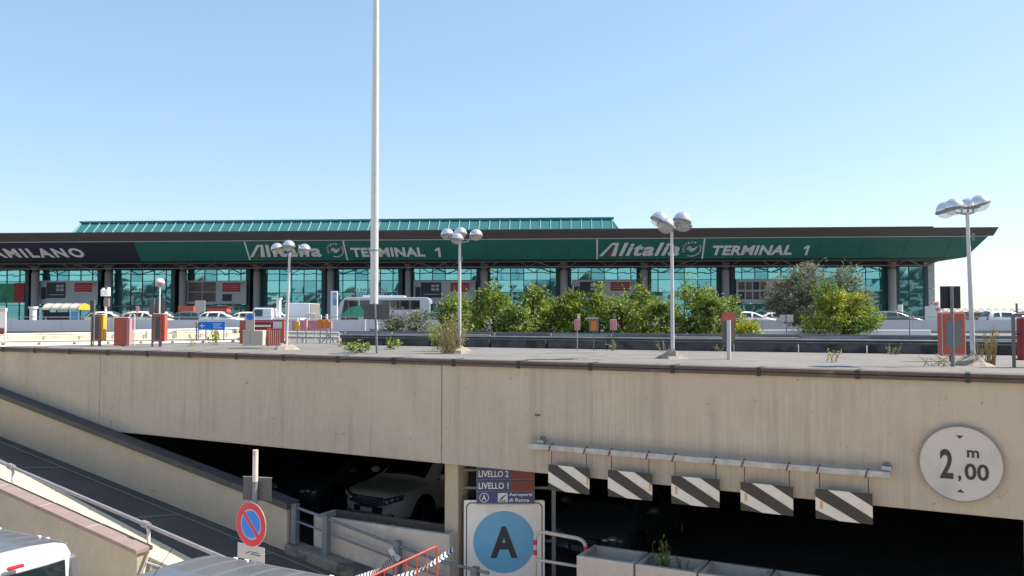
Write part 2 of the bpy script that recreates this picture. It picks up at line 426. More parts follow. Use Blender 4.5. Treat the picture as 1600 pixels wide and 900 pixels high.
# garage under the deck
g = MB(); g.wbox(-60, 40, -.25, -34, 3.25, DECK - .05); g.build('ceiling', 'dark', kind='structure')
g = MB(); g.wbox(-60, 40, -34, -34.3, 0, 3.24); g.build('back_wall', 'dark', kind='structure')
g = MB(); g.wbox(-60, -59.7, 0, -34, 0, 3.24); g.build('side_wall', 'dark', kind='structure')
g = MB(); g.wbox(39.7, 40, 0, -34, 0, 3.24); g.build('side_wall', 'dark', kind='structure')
fl = [W(-60, -.2, .006), W(40, -.2, .006), W(40, -33.9, .006), W(-60, -33.9, .006)]
sheet('floor', fl, 'gfloor')
g = MB()
for s in range(-30, 0, 5):
    for w0 in (-8, -17): 
        p = W(s * .5 * 1.0 - .06, w0, .012); g.add([p, p + D * .12, p + D * .12 - N * 5, p - N * 5], [(0, 1, 2, 3)])
g.build('parking_line', 'brownp', kind='structure')

# ------------------------------------------------------------------ main garage wall
BOT, TOP = 2.40, 4.06
t = thing('garage_front_wall', 'long beige board-marked concrete wall with brown metal coping above the dark garage opening', 'wall', W(0, 0, BOT))
edges = [-60, -26.1, -17.4, -8.7, 0, 12.5, 40]
for a, b in zip(edges, edges[1:]):
    MB().wbox(a + .006, b - .006, 0, -.24, BOT, TOP).build('wall_panel', 'wall', t, world=True, bev=.012)
MB().wbox(-60, 40, -.05, -.20, BOT + .02, TOP - .01).build('joint_backing', 'dark', t, world=True)
g = MB(); g.wbox(-60, 40, .045, -.26, TOP + .002, TOP + .02); g.wbox(-60, 40, .045, .035, TOP - .04, TOP + .06); g.wbox(-60, 40, .034, -.26, TOP + .045, TOP + .06)
cp = g.build('coping', 'dcoping', t, world=True)
g = MB(); s = -30.5
while s < 14:
    g.wbox(s, s + .05, .058, -.262, TOP - .05, TOP + .068); s += 1.24 + random.uniform(-.05, .05)
o = g.build('coping_joint', 'black', cp, world=True)
g = MB()
g.ob(PZ(836, 646, 3.5) * 0 + W(*[PW(836, 650)[0]], .002, PW(836, 650)[1]), D * .09, N * .006, UP * .035)
g.build('chipped_patch', 'soil', t, world=True, bev=.01)
# pillars
for a, b, w0, w1, lab in [(PS(697, -.3), PS(718, -.3), -.26, -.6, 'square beige concrete pillar beside the framed parking sign'),
                          (PS(1597, -.1), PS(1597, -.1) + .5, -.02, -.45, 'beige concrete pillar at the right end of the garage opening')]:
    t = thing('concrete_pillar', lab, 'pillar', W(a, w0, 0))
    MB().wbox(a, b, w0, w1, 0, 3.24).build('shaft', 'wall2', t, world=True, bev=.015)
    MB().wbox(a - .04, b + .04, w0 + .04, w1 - .04, 0.007, .12).build('plinth', 'conc', t, world=True, bev=.01)
for i, s_ in enumerate((-14, -5.5, 3.6, 9.5)):
    a = s_
    t = thing('concrete_pillar', ['dark inner garage pillar far left behind the ramp', 'dark inner garage pillar behind the silver car', 'dark inner garage pillar deep behind the dark car', 'dark inner garage pillar deep at the right'][i], 'pillar', W(a, -12, 0))
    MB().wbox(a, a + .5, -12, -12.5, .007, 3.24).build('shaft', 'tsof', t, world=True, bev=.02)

# ------------------------------------------------------------------ ramp
def zr(s): return max(0, 2.18 - .17 * (s + 12.26))
SL = D * 1 - UP * .17
def edge(s): return 1.22 + (s + 10) * .085  # asphalt ends along the wall's cast-shadow line; cream stands for the sunlit part
S0, S1 = -20, .5
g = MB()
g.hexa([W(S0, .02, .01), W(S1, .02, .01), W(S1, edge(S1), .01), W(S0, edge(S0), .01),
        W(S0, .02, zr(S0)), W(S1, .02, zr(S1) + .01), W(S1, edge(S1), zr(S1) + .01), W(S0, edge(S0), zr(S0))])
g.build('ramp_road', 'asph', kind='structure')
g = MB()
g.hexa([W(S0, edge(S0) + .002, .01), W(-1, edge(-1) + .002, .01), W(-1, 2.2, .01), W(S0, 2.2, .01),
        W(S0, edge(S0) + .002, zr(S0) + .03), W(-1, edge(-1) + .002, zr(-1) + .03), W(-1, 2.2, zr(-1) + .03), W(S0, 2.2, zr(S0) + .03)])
g.build('sunlit_ramp_sidewalk', 'cream', kind='structure')
g = MB()
for s_ in (-9.1, -5.6, -3.2):      # lane joints across the ramp
    g.add([W(s_, .5, zr(s_) + .02), W(s_ + .05, .5, zr(s_ + .05) + .02), W(s_ - .35, edge(s_) - .1, zr(s_ - .35) + .02), W(s_ - .4, edge(s_) - .1, zr(s_ - .4) + .02)], [(0, 1, 2, 3)])
g.add([W(-19.9, .52, zr(-19.9) + .02), W(-1, .52, zr(-1) + .02), W(-1, .56, zr(-1) + .02), W(-19.9, .56, zr(-19.9) + .02)], [(0, 1, 2, 3)])
g.build('ramp_joint', 'mgrey', kind='structure')
# inner parapet with slate cap
def zc(s): return 3.19 - .183 * (s + 12.3)
t = thing('ramp_parapet', 'sloping cream parapet with dark slate cap between ramp and garage wall', 'parapet', W(-3.1, .1, 0))
g = MB(); g.hexa([W(S0, .05, .02), W(-3.1, .05, .02), W(-3.1, .28, .02), W(S0, .28, .02), W(S0, .05, zc(S0) - .12), W(-3.1, .05, zc(-3.1) - .12), W(-3.1, .28, zc(-3.1) - .12), W(S0, .28, zc(S0) - .12)])
g.build('wall_body', 'wall2', t, world=True, bev=.01)
g = MB(); sg = -19.9
while sg < -3.1:
    e = min(sg + 1.45, -3.05)
    g.hexa([W(sg + .004, .01, zc(sg) - .118), W(e, .01, zc(e) - .118), W(e, .34, zc(e) - .118), W(sg + .004, .34, zc(sg) - .118), W(sg + .004, .01, zc(sg)), W(e, .01, zc(e)), W(e, .34, zc(e)), W(sg + .004, .34, zc(sg))]); sg += 1.45
g.build('cap', 'gcap', t, world=True, bev=.008)
# outer parapet, reddish cap, sunlit end
t = thing('ramp_parapet', 'outer ramp parapet with reddish brown cap stones and sunlit end behind the white van', 'parapet', W(-4.3, 2.3, 0))
E1 = -4.3
def z2(s): return zr(s) + .22
g = MB(); g.hexa([W(S0, 2.202, .02), W(E1, 2.202, .02), W(E1, 2.44, .02), W(S0, 2.44, .02), W(S0, 2.202, z2(S0) - .07), W(E1, 2.202, z2(E1) - .07), W(E1, 2.44, z2(E1) - .07), W(S0, 2.44, z2(S0) - .07)])
g.build('wall_body', 'conc2', t, world=True, bev=.01)
g = MB(); sg = E1 + .05; g2 = MB()
while sg > -19:
    e = sg - 1.3
    g.hexa([W(e + .03, 2.17, z2(e) - .068), W(sg, 2.17, z2(sg) - .068), W(sg, 2.5, z2(sg) - .068), W(e + .03, 2.5, z2(e) - .068), W(e + .03, 2.17, z2(e)), W(sg, 2.17, z2(sg)), W(sg, 2.5, z2(sg)), W(e + .03, 2.5, z2(e))])
    g2.hexa([W(e - .012, 2.19, z2(e) - .066), W(e + .032, 2.19, z2(e) - .066), W(e + .032, 2.48, z2(e) - .066), W(e - .012, 2.48, z2(e) - .066), W(e - .012, 2.19, z2(e) - .004), W(e + .032, 2.19, z2(e) - .004), W(e + .032, 2.48, z2(e) - .004), W(e - .012, 2.48, z2(e) - .004)])
    sg = e
c_ = g.build('cap', 'pcap', t, world=True, bev=.006); g2.build('mortar_joint', 'cream', c_, world=True)
t = thing('low_ramp_wall', 'low stub wall with brown cap beside the foot of the ramp', 'wall', W(-3.6, 2.1, 0))
g = MB(); g.hexa([W(E1 + .01, 1.95, .01), W(-1.2, 1.95, .01), W(-1.2, 2.199, .01), W(E1 + .01, 2.199, .01), W(E1 + .01, 1.95, zr(E1) - .16), W(-1.2, 1.95, zr(-1.2) - .16), W(-1.2, 2.199, zr(-1.2) - .16), W(E1 + .01, 2.199, zr(E1) - .16)])
g.build('wall_body', 'cream', t, world=True)
g = MB(); g.hexa([W(E1 + .07, 1.93, zr(E1) - .1), W(-1.2, 1.93, zr(-1.2) - .1), W(-1.2, 2.26, zr(-1.2) - .1), W(E1 + .07, 2.26, zr(E1) - .1), W(E1 + .07, 1.93, zr(E1) - .04), W(-1.2, 1.93, zr(-1.2) - .04), W(-1.2, 2.26, zr(-1.2) - .04), W(E1 + .07, 2.26, zr(E1) - .04)])
g.build('cap', 'pcap', t, world=True)
# handrail
t = thing('handrail', 'round grey steel handrail running down along the sunlit side of the ramp', 'handrail', W(-4, 2.1, zr(-4)))
hz = .46
MB().tube([W(-19.5, 2.08, zr(-19.5) + hz), W(-1.4, 2.08, zr(-1.4) + hz)], .032, 12).build('rail', 'railg', t, world=True, smooth=True)
for s_ in (-16.3, -12.4, -8.35, -4.55, -1.5):
    q = MB().tube([W(s_ + .10, 2.1, zr(s_) - .02), W(s_ + .10, 2.1, zr(s_) + hz - .1), W(s_ + .03, 2.08, zr(s_) + hz - .03)], .03, 8).build('post', 'pole', t, world=True, smooth=True)
    MB().tube([W(s_ - .07, 2.08, zr(s_ - .07) + hz), W(s_ + .07, 2.08, zr(s_ + .07) + hz)], .058, 12).build('clamp', 'railg', q, world=True, smooth=True)
t = thing('steel_hoop', 'small bent grey steel frame beside the parapet end left of the second van', 'hoop', W(-4.1, 2.6, 0))
a = PZ(222, 905, .6); b = PZ(228, 878, .85); c = PZ(252, 886, .85); d = PZ(246, 910, .6)
MB().tube([a, b, c, d], .02, 8).build('frame', 'pole', t, world=True, smooth=True)
MB().tube([PZ(234, 905, .6), PZ(237, 884, .83)], .012, 6).build('bar', 'pole', t, world=True)

# lower railing continuing the parapet
t = thing('ramp_railing', 'grey two-bar steel railing on a stained kerb in front of the silver car', 'railing', W(-2, .15, zr(-2)))
g = MB(); e0, e1 = -3.08, 1.2
g.hexa([W(e0, .03, .012), W(e1, .03, .012), W(e1, .36, .012), W(e0, .36, .012), W(e0, .03, zr(e0) + .16), W(e1, .03, zr(e1) + .12), W(e1, .36, zr(e1) + .12), W(e0, .36, zr(e0) + .16)])
g.build('kerb', 'concb', t, world=True, bev=.02)
for h, rr in ((.80, .026), (.56, .02)):
    MB().tube([W(-3.06, .17, zr(-3.06) + h), W(-2.4, .17, zr(-2.4) + h - .0), W(.1, .17, zr(.1) + h - .02), W(1.0, .17, zr(1.0) + h)], rr, 10).build('rail', 'galvd', t, world=True, smooth=True)
for s_ in (-3.0, -2.28, -.75, .75):
    hh = .86
    MB().wbox(s_ - .055, s_ + .055, .11, .23, zr(s_) + .1, zr(s_) + hh).build('post', 'galvd', t, world=True, bev=.008)

# planter wall in front of the silver SUV
t = thing('planter_wall', 'long low whitish concrete planter in front of the silver car', 'planter', W(-2.7, 0, 0))
a, b = -2.72, .16
MB().wbox(a, b, 0, -.09, .01, 1.25).build('front_panel', 'concw', t, world=True, bev=.012)
MB().wbox(a, b, -.52, -.60, .01, 1.25).build('back_panel', 'soil', t, world=True, bev=.012)
for x in (a, b - .09): MB().wbox(x, x + .09, -.091, -.519, .01, 1.249).build('end_panel', 'concw', t, world=True, bev=.01)
MB().wbox(a + .091, b - .091, -.091, -.519, .01, 1.16).build('soil', 'soil', t, world=True)
for x, px in ((PS(585, -.3), 0), (PS(615, -.3), 1)):
    g = MB(); g.ball(W(x, -.28, 1.175), .05, .4, 8, 4)
    tag(g.build('litter', 'whitep', smooth=True), ['crumpled pale scrap lying left in the low planter', 'small white scrap lying right in the low planter'][px], 'litter')

# loose concrete planters on the right
sp = PS(898, 0)
for i in range(6):
    a = sp + .02 + i * .93; b = a + .9
    t = thing('concrete_planter', ['empty square concrete planter beside the red-banded hoop', 'square concrete planter with tall weeds growing in it',
              'third square concrete planter from the red-banded hoop', 'fourth square concrete planter from the hoop, cut by the bottom edge', 'fifth concrete planter in the row under the striped boards', 'last concrete planter of the row, under the round height sign'][i], 'planter', W(a, 0, 0), group='concrete planters closing the garage opening')
    MB().wbox(a, b, 0, -.08, .01, 1.22).build('front_panel', 'concw', t, world=True, bev=.012)
    MB().wbox(a, b, -.62, -.70, .01, 1.22).build('back_panel', 'concw', t, world=True, bev=.012)
    MB().wbox(a, a + .07, -.081, -.619, .01, 1.219).build('end_panel', 'concw', t, world=True, bev=.01)
    MB().wbox(b - .07, b, -.081, -.619, .01, 1.219).build('end_panel', 'concw', t, world=True, bev=.01)
    MB().wbox(a + .071, b - .071, -.081, -.619, .01, 1.0).build('soil', 'soil', t, world=True)

# ------------------------------------------------------------------ height bar with hanging chevron boards
t = thing('height_bar', 'galvanised steel bar bolted to the wall carrying striped boards', 'bar', W(PS(828, .1), .1, 2.9))
sA, sB = PW(827, 692, .14)[0], PW(1391, 735, .14)[0]; ZB = 2.83
MB().wbox(sA, sB, .10, .18, ZB - .04, ZB + .045).build('beam', 'galv', t, world=True, bev=.008)
for s_ in (sA + .12, sB - .1):
    MB().wbox(s_, s_ + .11, .005, .13, ZB + .046, ZB + .10).build('bracket', 'galv', t, world=True, bev=.006)
    for k in (.03, .08): MB().tube([W(s_ + k, .0, ZB + .125), W(s_ + k, .05, ZB + .125)], .014, 8).build('bolt', 'galvd', t, world=True)
labs = ['leftmost hanging black and white striped board', 'second hanging striped board from the left, right of the leftmost one', 'middle board of the five hanging striped boards',
        'fourth hanging striped board, second from the right', 'rightmost and largest-looking hanging striped board, nearest the round sign']
for i, (l, r, yt, yb) in enumerate([(857, 921, 719, 764), (950, 1019, 726, 772), (1049, 1124, 738, 786), (1157, 1239, 745, 795), (1274, 1363, 757, 808)]):
    s0, zt = PW(l, yt, .14); s1, _ = PW(r, yt, .14); _, zb = PW(l, yb - 1, .14)
    zt = 2.575; zb = 2.19 + random.uniform(-.01, .01); wd_ = s1 - s0; tl = random.uniform(-.01, .01)
    t = thing('striped_board', labs[i], 'board', W(s0, .14, zb), group='black and white boards hanging from the height bar')
    h = zt - zb
    MB().ob(W(s0, .133, zb), D * wd_ + UP * tl, N * .012, UP * h).build('plate', 'stripek', t, world=True)
    g = MB()
    f = lambda x, y, d: W(s0 + x * wd_, .1455 + d, zb + y * h + tl * x)
    bands = [[(0, .36), (0, .76), (.72, 0), (.38, 0)], [(.20, 1), (.60, 1), (1, .62), (1, .26)]] if 0 else [[(.0, .30), (.0, .74), (.78, .0), (.42, .0)], [(.22, 1), (.60, 1), (1., .58), (1., .20)]]
    for p in bands: g.prism(p, f, .002)
    g.build('white_band', 'stripew', t, world=True)
    g = MB(); x = .93 if i < 2 else .08
    g.prism([(x, .35), (x + .05, .35), (x + .05, .62), (x, .62)], lambda x, y, d: W(s0 + x * wd_, .148 + d, zb + y * h), .001)
    g.build('rust_streak', 'ochre', t, world=True)
    for x in (.08, .93):
        xx = s0 + x * wd_
        MB().tube([W(xx, .14, zt - .03), W(xx, .14, ZB - .04)], .006, 5).build('wire', 'black', t, world=True)
        MB().tube([W(xx - .03, .19, ZB - .05), W(xx - .01, .195, ZB + .02), W(xx, .14, ZB + .056), W(xx, .10, ZB + .05)], .010, 6).build('hook', 'rust', t, world=True)

# ------------------------------------------------------------------ round clearance sign
s0, z0 = PW(1501, 725, .06)
t = thing('height_limit_sign', 'large round white sign reading 2,00 m on the concrete wall', 'sign', W(s0, .0, z0))
MB_ = MB(); disc(MB_, W(s0, .045, z0), D, UP, .455, .012, 56); MB_.build('disc', 'signw', t, world=True)
g = MB(); ringseg(g, W(s0, .04, z0), D, UP, .449, .462, .022, n=56); g.build('rim', 'mgrey', t, world=True)
for k in (-.2, .2): MB().wbox(s0 + k - .02, s0 + k + .02, .0, .043, z0 - .3, z0 + .3).build('bracket', 'galvd', t, world=True)
g = MB(); of = W(s0, .058, z0); dp = .004
text(g, '2', of + D * -.225 + UP * -.19, D * .145, UP * .36, dp, bold=.025)
text(g, '00', of + D * .04 + UP * -.185, D * .26, UP * .20, dp, bold=.022)
text(g, ',', of + D * -.03 + UP * -.215, D * .035, UP * .075, dp, bold=.02)
text(g, 'm', of + D * .07 + UP * .085, D * .13, UP * .09, dp, bold=.025)
g.prism([(-.045, .345), (.035, .345), (-.005, .305)], lambda x, y, d: of + D * x + UP * y + N * d, dp)
g.prism([(-.045, -.345), (.035, -.345), (-.005, -.305)], lambda x, y, d: of + D * x + UP * y + N * d, dp)
g.build('lettering', 'signb', t, world=True)

# ------------------------------------------------------------------ framed signs under the wall
XV = Vector((1, 0, 0)); FY = Vector((0, -1, 0))
t = thing('sign_frame', 'grey galvanised scaffold frame standing behind the parking signs', 'frame', PZ(711, 900, 0) * 0 + Vector((P(711, 800, 14.1).x, 14.1, 0)))
YF = 14.1
x0, x1, x2 = P(711, 800, YF).x, P(724, 800, YF).x, P(865, 800, YF).x
for x in (x0, x2): MB().box((x, YF, 1.25), (.07, .07, 2.48)).build('upright', 'galvd', t, world=True, bev=.005)
for y in (735, 763, 846): 
    z = P(711, y, YF).z; MB().box(((x0 + x2) / 2, YF + .055, z), (x2 - x0 + .1, .045, .045)).build('crossbar', 'galvd', t, world=True, bev=.004)
YA = 13.95
a, b = P(725, 781, YA), P(851, 900, YA)
w_ = b.x - a.x; topz = P(790, 781, YA).z; botz = .25
def rrect(x0, y0, x1, y1, r, n=6):
    pts = []
    for cx, cy, q in ((x1 - r, y1 - r, 0), (x0 + r, y1 - r, 1), (x0 + r, y0 + r, 2), (x1 - r, y0 + r, 3)):
        for i in range(n + 1):
            an = q * PI / 2 + i / n * PI / 2; pts.append((cx + r * math.cos(an), cy + r * math.sin(an)))
    return pts
t = thing('parking_sign', 'large white panel with black letter A on a light blue circle', 'sign', Vector((a.x, YA, 0)))
fn = lambda x, y, d: Vector((a.x + x, YA - d, y))
MB().prism(rrect(0, botz, w_, topz, .03), fn, .03).build('panel', 'panelw', t, world=True)
g = MB(); o1 = rrect(.035, botz + .035, w_ - .035, topz - .035, .09); o2 = rrect(.052, botz + .052, w_ - .052, topz - .052, .08)
k = len(o1); g.add([fn(x, y, .032) for x, y in o1] + [fn(x, y, .032) for x, y in o2], [(i, (i + 1) % k, k + (i + 1) % k, k + i) for i in range(k)]); g.build('border', 'signb', t, world=True)
cc = P(787.5, 846, YA); g = MB(); disc(g, Vector((cc.x, YA - .031, cc.z)), XV, UP, .51, .004, 56); g.build('circle', 'skyb', t, world=True)
g = MB(); text(g, 'A', Vector((cc.x - .224, YA - .0355, cc.z - .262)), XV * .452, UP * .52, .005, bold=.035); g.build('lettering', 'signb', t, world=True)
for x in (.25, w_ - .25): MB().box((a.x + x, YA + .035, 1.0), (.05, .06, 1.4)).build('leg', 'galvd', t, world=True)
YL = 13.85
a = P(746, 732, YL); b = P(834, 786, YL); w_ = b.x - a.x
t = thing('level_sign', 'stacked dark blue sign strips reading LIVELLO 2, LIVELLO 1 and Aeroporti di Roma', 'sign', Vector((a.x, YL, b.z)))
zz = [P(790, y, YL).z for y in (786.5, 768, 749.5, 731)]
MB().box((a.x + w_ / 2, YL + .012, (zz[0] + zz[3]) / 2), (w_ + .03, .02, zz[3] - zz[0] + .03)).build('frame', 'mgrey', t, world=True)
for i in range(3):
    q = MB().box((a.x + w_ / 2, YL - .006, (zz[i] + zz[i + 1]) / 2), (w_, .015, zz[1] - zz[0] - .018)).build('strip', 'navy', t, world=True)
    if i:
        MB().box((a.x + w_ * .80, YL - .015, (zz[i] + zz[i + 1]) / 2), (w_ * .385, .004, zz[1] - zz[0] - .03)).build('red_field', 'maroon', q, world=True)
        g = MB(); text(g, 'LIVELLO ' + str(i), Vector((a.x + .02, YL - .0140, zz[i] + .045)), XV * w_ * .53, UP * .105, .003, bold=.018); g.build('lettering', 'whitep', q, world=True)
    else:
        g = MB(); ringseg(g, Vector((a.x + w_ * .12, YL - .014, (zz[0] + zz[1]) / 2)), XV, UP, .068, .078, .003)
        text(g, 'A', Vector((a.x + w_ * .12 - .035, YL - .014, (zz[0] + zz[1]) / 2 - .045)), XV * .07, UP * .09, .003, bold=.02)
        text(g, 'Aeroporti', Vector((a.x + w_ * .56, YL - .014, zz[0] + .108)), XV * w_ * .41, UP * .068, .003, bold=.02)
        text(g, 'di Roma', Vector((a.x + w_ * .56, YL - .014, zz[0] + .03)), XV * w_ * .36, UP * .055, .003, bold=.02)
        g.build('lettering', 'whitep', q, world=True)
        x = a.x + w_ * .37; MB().box((x + .075, YL - .015, (zz[0] + zz[1]) / 2), (.16, .003, .15)).build('logo_square', 'whitep', q, world=True)
        g = MB(); g.prism([(.02, .02), (.06, .03), (.14, .12), (.10, .10), (.05, .06)], lambda X, Y, d: Vector((x + X, YL - .017 - d, zz[0] + .035 + Y)), .002)
        text(g, 'ADR', Vector((x + .01, YL - .0170, zz[0] + .025)), XV * .12, UP * .035, .002, bold=.02); g.build('logo', 'signb', q, world=True)

# ------------------------------------------------------------------ no-parking sign
YN = 11.4
cx = P(398, 818, YN); pole_x = cx.x + .0
t = thing('no_parking_sign', 'round no-parking sign on a pole with small white plate below', 'sign', Vector((cx.x, YN, 0)))
pt = P(398, 703, YN).z; pm = P(398, 752, YN).z
MB().tube([(cx.x, YN, 0), (cx.x, YN, pm)], .034, 14).build('pole', 'galvd', t, world=True, smooth=True)
MB().tube([(cx.x, YN, pm - .002), (cx.x, YN, pt)], .036, 14).build('sunlit_pole_top', 'pinkpole', t, world=True, smooth=True)  # upper length coloured as sunlit, shaded length below left grey
A = Matrix.Rotation(R(-33), 3, 'Z') @ XV; ND = A.cross(UP)
if ND.y > 0: ND = -ND
A2 = UP.cross(ND)
c0 = Vector((cx.x, YN, cx.z)) + ND * .06
g = MB(); disc(g, c0, A2, UP, .30, .006, 48); g.build('disc', 'signw', t, world=True)
g = MB(); ringseg(g, c0 + ND * .0065, A2, UP, .205, .292, .002, n=48)
q = c0 + ND * .0095; dd = (A2 - UP).normalized(); ee = (A2 + UP).normalized()
g.ob(q - dd * .21 - ee * .024, dd * .42, ee * .048, ND * .002); g.build('red_ring', 'red', t, world=True)
g = MB()
for sgn in (1, -1):
    pts = []
    for i in range(25):
        an = PI / 4 + (0 if sgn > 0 else PI) + (-1.37 + 2.74 * i / 24)
        pts.append((.185 * math.cos(an), .185 * math.sin(an)))
    g.prism(pts, lambda x, y, d: c0 + ND * (.0065 + d) + A2 * x + UP * y, .002)
g.build('blue_field', 'blue', t, world=True)
pz = P(395, 862, YN).z
MB().ob(Vector((cx.x, YN, pz - .10)) + ND * .055 - A2 * .27, A2 * .54, ND * .006, UP * .2).build('plate', 'signw', t, world=True)
g = MB(); g.ob(Vector((cx.x, YN, pz - .03)) + ND * .062 - A2 * .10, A2 * .09 + UP * .04, ND * .002, UP * .014)
g.ob(Vector((cx.x, YN, pz - .02)) + ND * .062 - A2 * .0, A2 * .2, ND * .002, UP * .012); g.ob(Vector((cx.x, YN, pz + .01)) + ND * .062 + A2 * .02, A2 * .15, ND * .002, UP * .01)
g.build('symbol', 'signb', t, world=True)
bz = P(400, 765, YN)
B = Matrix.Rotation(R(-14), 3, 'Z') @ XV; NB = Vector((-B.y, B.x, 0))
MB().ob(Vector((cx.x, YN, bz.z - .155)) + NB * .05 - B * .215, B * .43, NB * .006, UP * .31).build('back_plate', 'dgrey', t, world=True)
MB().ob(Vector((cx.x, YN, bz.z + .155)) + NB * .046 - B * .22, B * .44, NB * .014, UP * .008).build('plate_edge', 'galv', t, world=True)

# ------------------------------------------------------------------ tubular barriers and tape
def hoop(pts, rad, n=6):        # round the corners of a polyline
    out = [Vector(pts[0])]
    for i in range(1, len(pts) - 1):
        p, a, b = Vector(pts[i]), Vector(pts[i - 1]), Vector(pts[i + 1])
        u, v = (a - p).normalized() * rad, (b - p).normalized() * rad
        for k in range(n + 1):
            q = k / n; out.append((p + u) * (1 - q) ** 2 + p * 2 * q * (1 - q) + (p + v) * q ** 2)
    return out + [Vector(pts[-1])]
YH = 13.3
tl_, tr_ = P(836, 829, YH), P(914, 838, YH)
t = thing('hoop_barrier', 'white tubular hoop barrier with red bands beside the letter A panel', 'barrier', Vector((tl_.x, YH, 0)))
tr2 = Vector((tr_.x, YH - .2, tr_.z))
MB().tube(hoop([(tl_.x, YH, 0), tl_, tr2, (tr2.x, tr2.y, 0)], .16), .03, 12).build('hoop', 'concw', t, world=True, smooth=True)
q = P(836, 874, YH).z
MB().tube([(tl_.x, YH, q), (tr2.x, tr2.y, q - .07)], .024, 10).build('middle_bar', 'concw', t, world=True, smooth=True)
for x, y, z in ((tl_.x, YH, P(836, 847, YH).z), (tl_.x, YH, P(836, 863, YH).z), (tr2.x, tr2.y, P(914, 857, YH - .2).z)):
    MB().tube([(x, y, z - .04), (x, y, z + .04)], .033, 12).build('red_band', 'red', t, world=True, smooth=True)

YR = 11.2
a, b = P(683, 853, YR), P(575, 903, YR - .9)
t = thing('crowd_barrier', 'orange red tubular mesh barrier at the bottom centre', 'barrier', Vector((a.x, YR, 0)))
MB().tube(hoop([Vector((a.x, a.y, .15)), a, b + (b - a) * .4, b + (b - a) * .4 - UP * .9], .06), .0145, 10).build('frame', 'rred', t, world=True, smooth=True)
for k in range(1, 9):
    p = a.lerp(b + (b - a) * .4, k / 9); MB().tube([p, Vector((p.x, p.y, .2))], .008, 6).build('bar', 'rred', t, world=True)
MB().tube([a - UP * .85, b + (b - a) * .4 - UP * .85], .014, 6).build('lower_bar', 'rred', t, world=True)
def tape(label, p, q, sag, name='hazard_tape', wd_=.075):
    p, q = Vector(p), Vector(q); t = thing(name, label, 'tape', p, group='striped tapes tied to the railing'); n_ = 17
    A_, B_ = MB(), MB()
    def pt(u): 
        x = p.lerp(q, u); x.z -= sag * math.sin(PI * u); return x
    for i in range(n_):
        u0, u1 = i / n_, (i + 1) / n_; tw = lambda u: Matrix.Rotation(.5 * math.sin(u * 9), 3, (q - p).normalized()) @ Vector((0, 0, wd_ / 2))
        m0 = (u0 + u1) / 2
        for (ua, ub, mb) in ((u0, m0, A_), (m0, u1, B_)):
            sk = (u1 - u0) * .35
            mb.add([pt(ua) - tw(ua), pt(ub) - tw(ub), pt(ub + sk) , pt(ua + sk)], [(0, 1, 2, 3)])
            mb.add([pt(ua + sk), pt(ub + sk), pt(ub) + tw(ub), pt(ua) + tw(ua)], [(0, 1, 2, 3)])
    A_.build('white_stripe', 'tape_w', t, world=True); B_.build('dark_stripe', 'tape_k', t, world=True)
pr = W(-.75, .24, zr(-.75) + .62)
tape('striped black and white tape tied to the grey railing post', pr, P(555, 905, 10.3), .05)
tape('striped black and white tape tied to the sign frame, in front of the red barrier', P(709, 858, 12.2), P(605, 908, 10.2), .06)
g = MB(); g.tube([pr + UP * .1 - D * .09, pr + UP * .02 + D * .0 + N * .03, pr - UP * .04 + D * .09], .05, 8)
tag(g.build('tape_knot', M['pinkpole']), 'red and white knot of tape wrapped round the railing post', 'tape')

# ================================================================== VEHICLES
def section(hw, zb, zh, hr, zt):
    return [(0, zb), (hw * .86, zb), (hw * .97, zb + .1), (hw, zb + .5 * (zh - zb)), (hw * .99, zh - .1), (hw * .955, zh), (hr + .035, zt - .11 if zt - zh > .3 else zt - .02), (hr - .07, zt - .02), (0, zt + .02)]
def loft(stations, curve=.24, L=None):
    mb = MB(); xs = [s[0] for s in stations]; X1, X0 = max(xs), min(xs); rings = []
    for s in stations:
        sec = section(*s[1:]); full = sec + [(-y, z) for y, z in sec[-2:0:-1]]
        row = []
        for y, z in full:
            x = s[0]; e = max(0, (abs(x) - (X1 - .75)) / .75); x -= math.copysign(curve * e * abs(y / .92) ** 2.6, x)
            row.append((x, y, z))
        rings.append(row)
    n = len(rings[0])
    for r in rings: mb.v += [Vector(p) for p in r]
    for i in range(len(rings) - 1):
        for j in range(n):
            a = i * n + j; b = i * n + (j + 1) % n; mb.f.append((a, b, b + n, a + n))
    mb.f.append(tuple(range(n))); mb.f.append(tuple((len(rings) - 1) * n + j for j in range(n))[::-1])
    return mb, rings
def panel(mb, pts, inset=.05, out=.014, th=.004):
    pts = [Vector(p) for p in pts]; c = sum(pts, Vector()) / len(pts)
    nn = (pts[1] - pts[0]).cross(pts[2] - pts[1]).normalized()
    if nn.dot(Vector((c.x * .05, c.y, max(0, c.z - .9)))) < 0: nn = -nn
    q = [p + (c - p).normalized() * inset + nn * out for p in pts]
    k = len(mb.v); n = len(q); mb.v += q + [p - nn * th for p in q]
    mb.f.append(tuple(range(k, k + n)))
    for i in range(n): j = (i + 1) % n; mb.f.append((k + i, k + j, k + n + j, k + n + i))
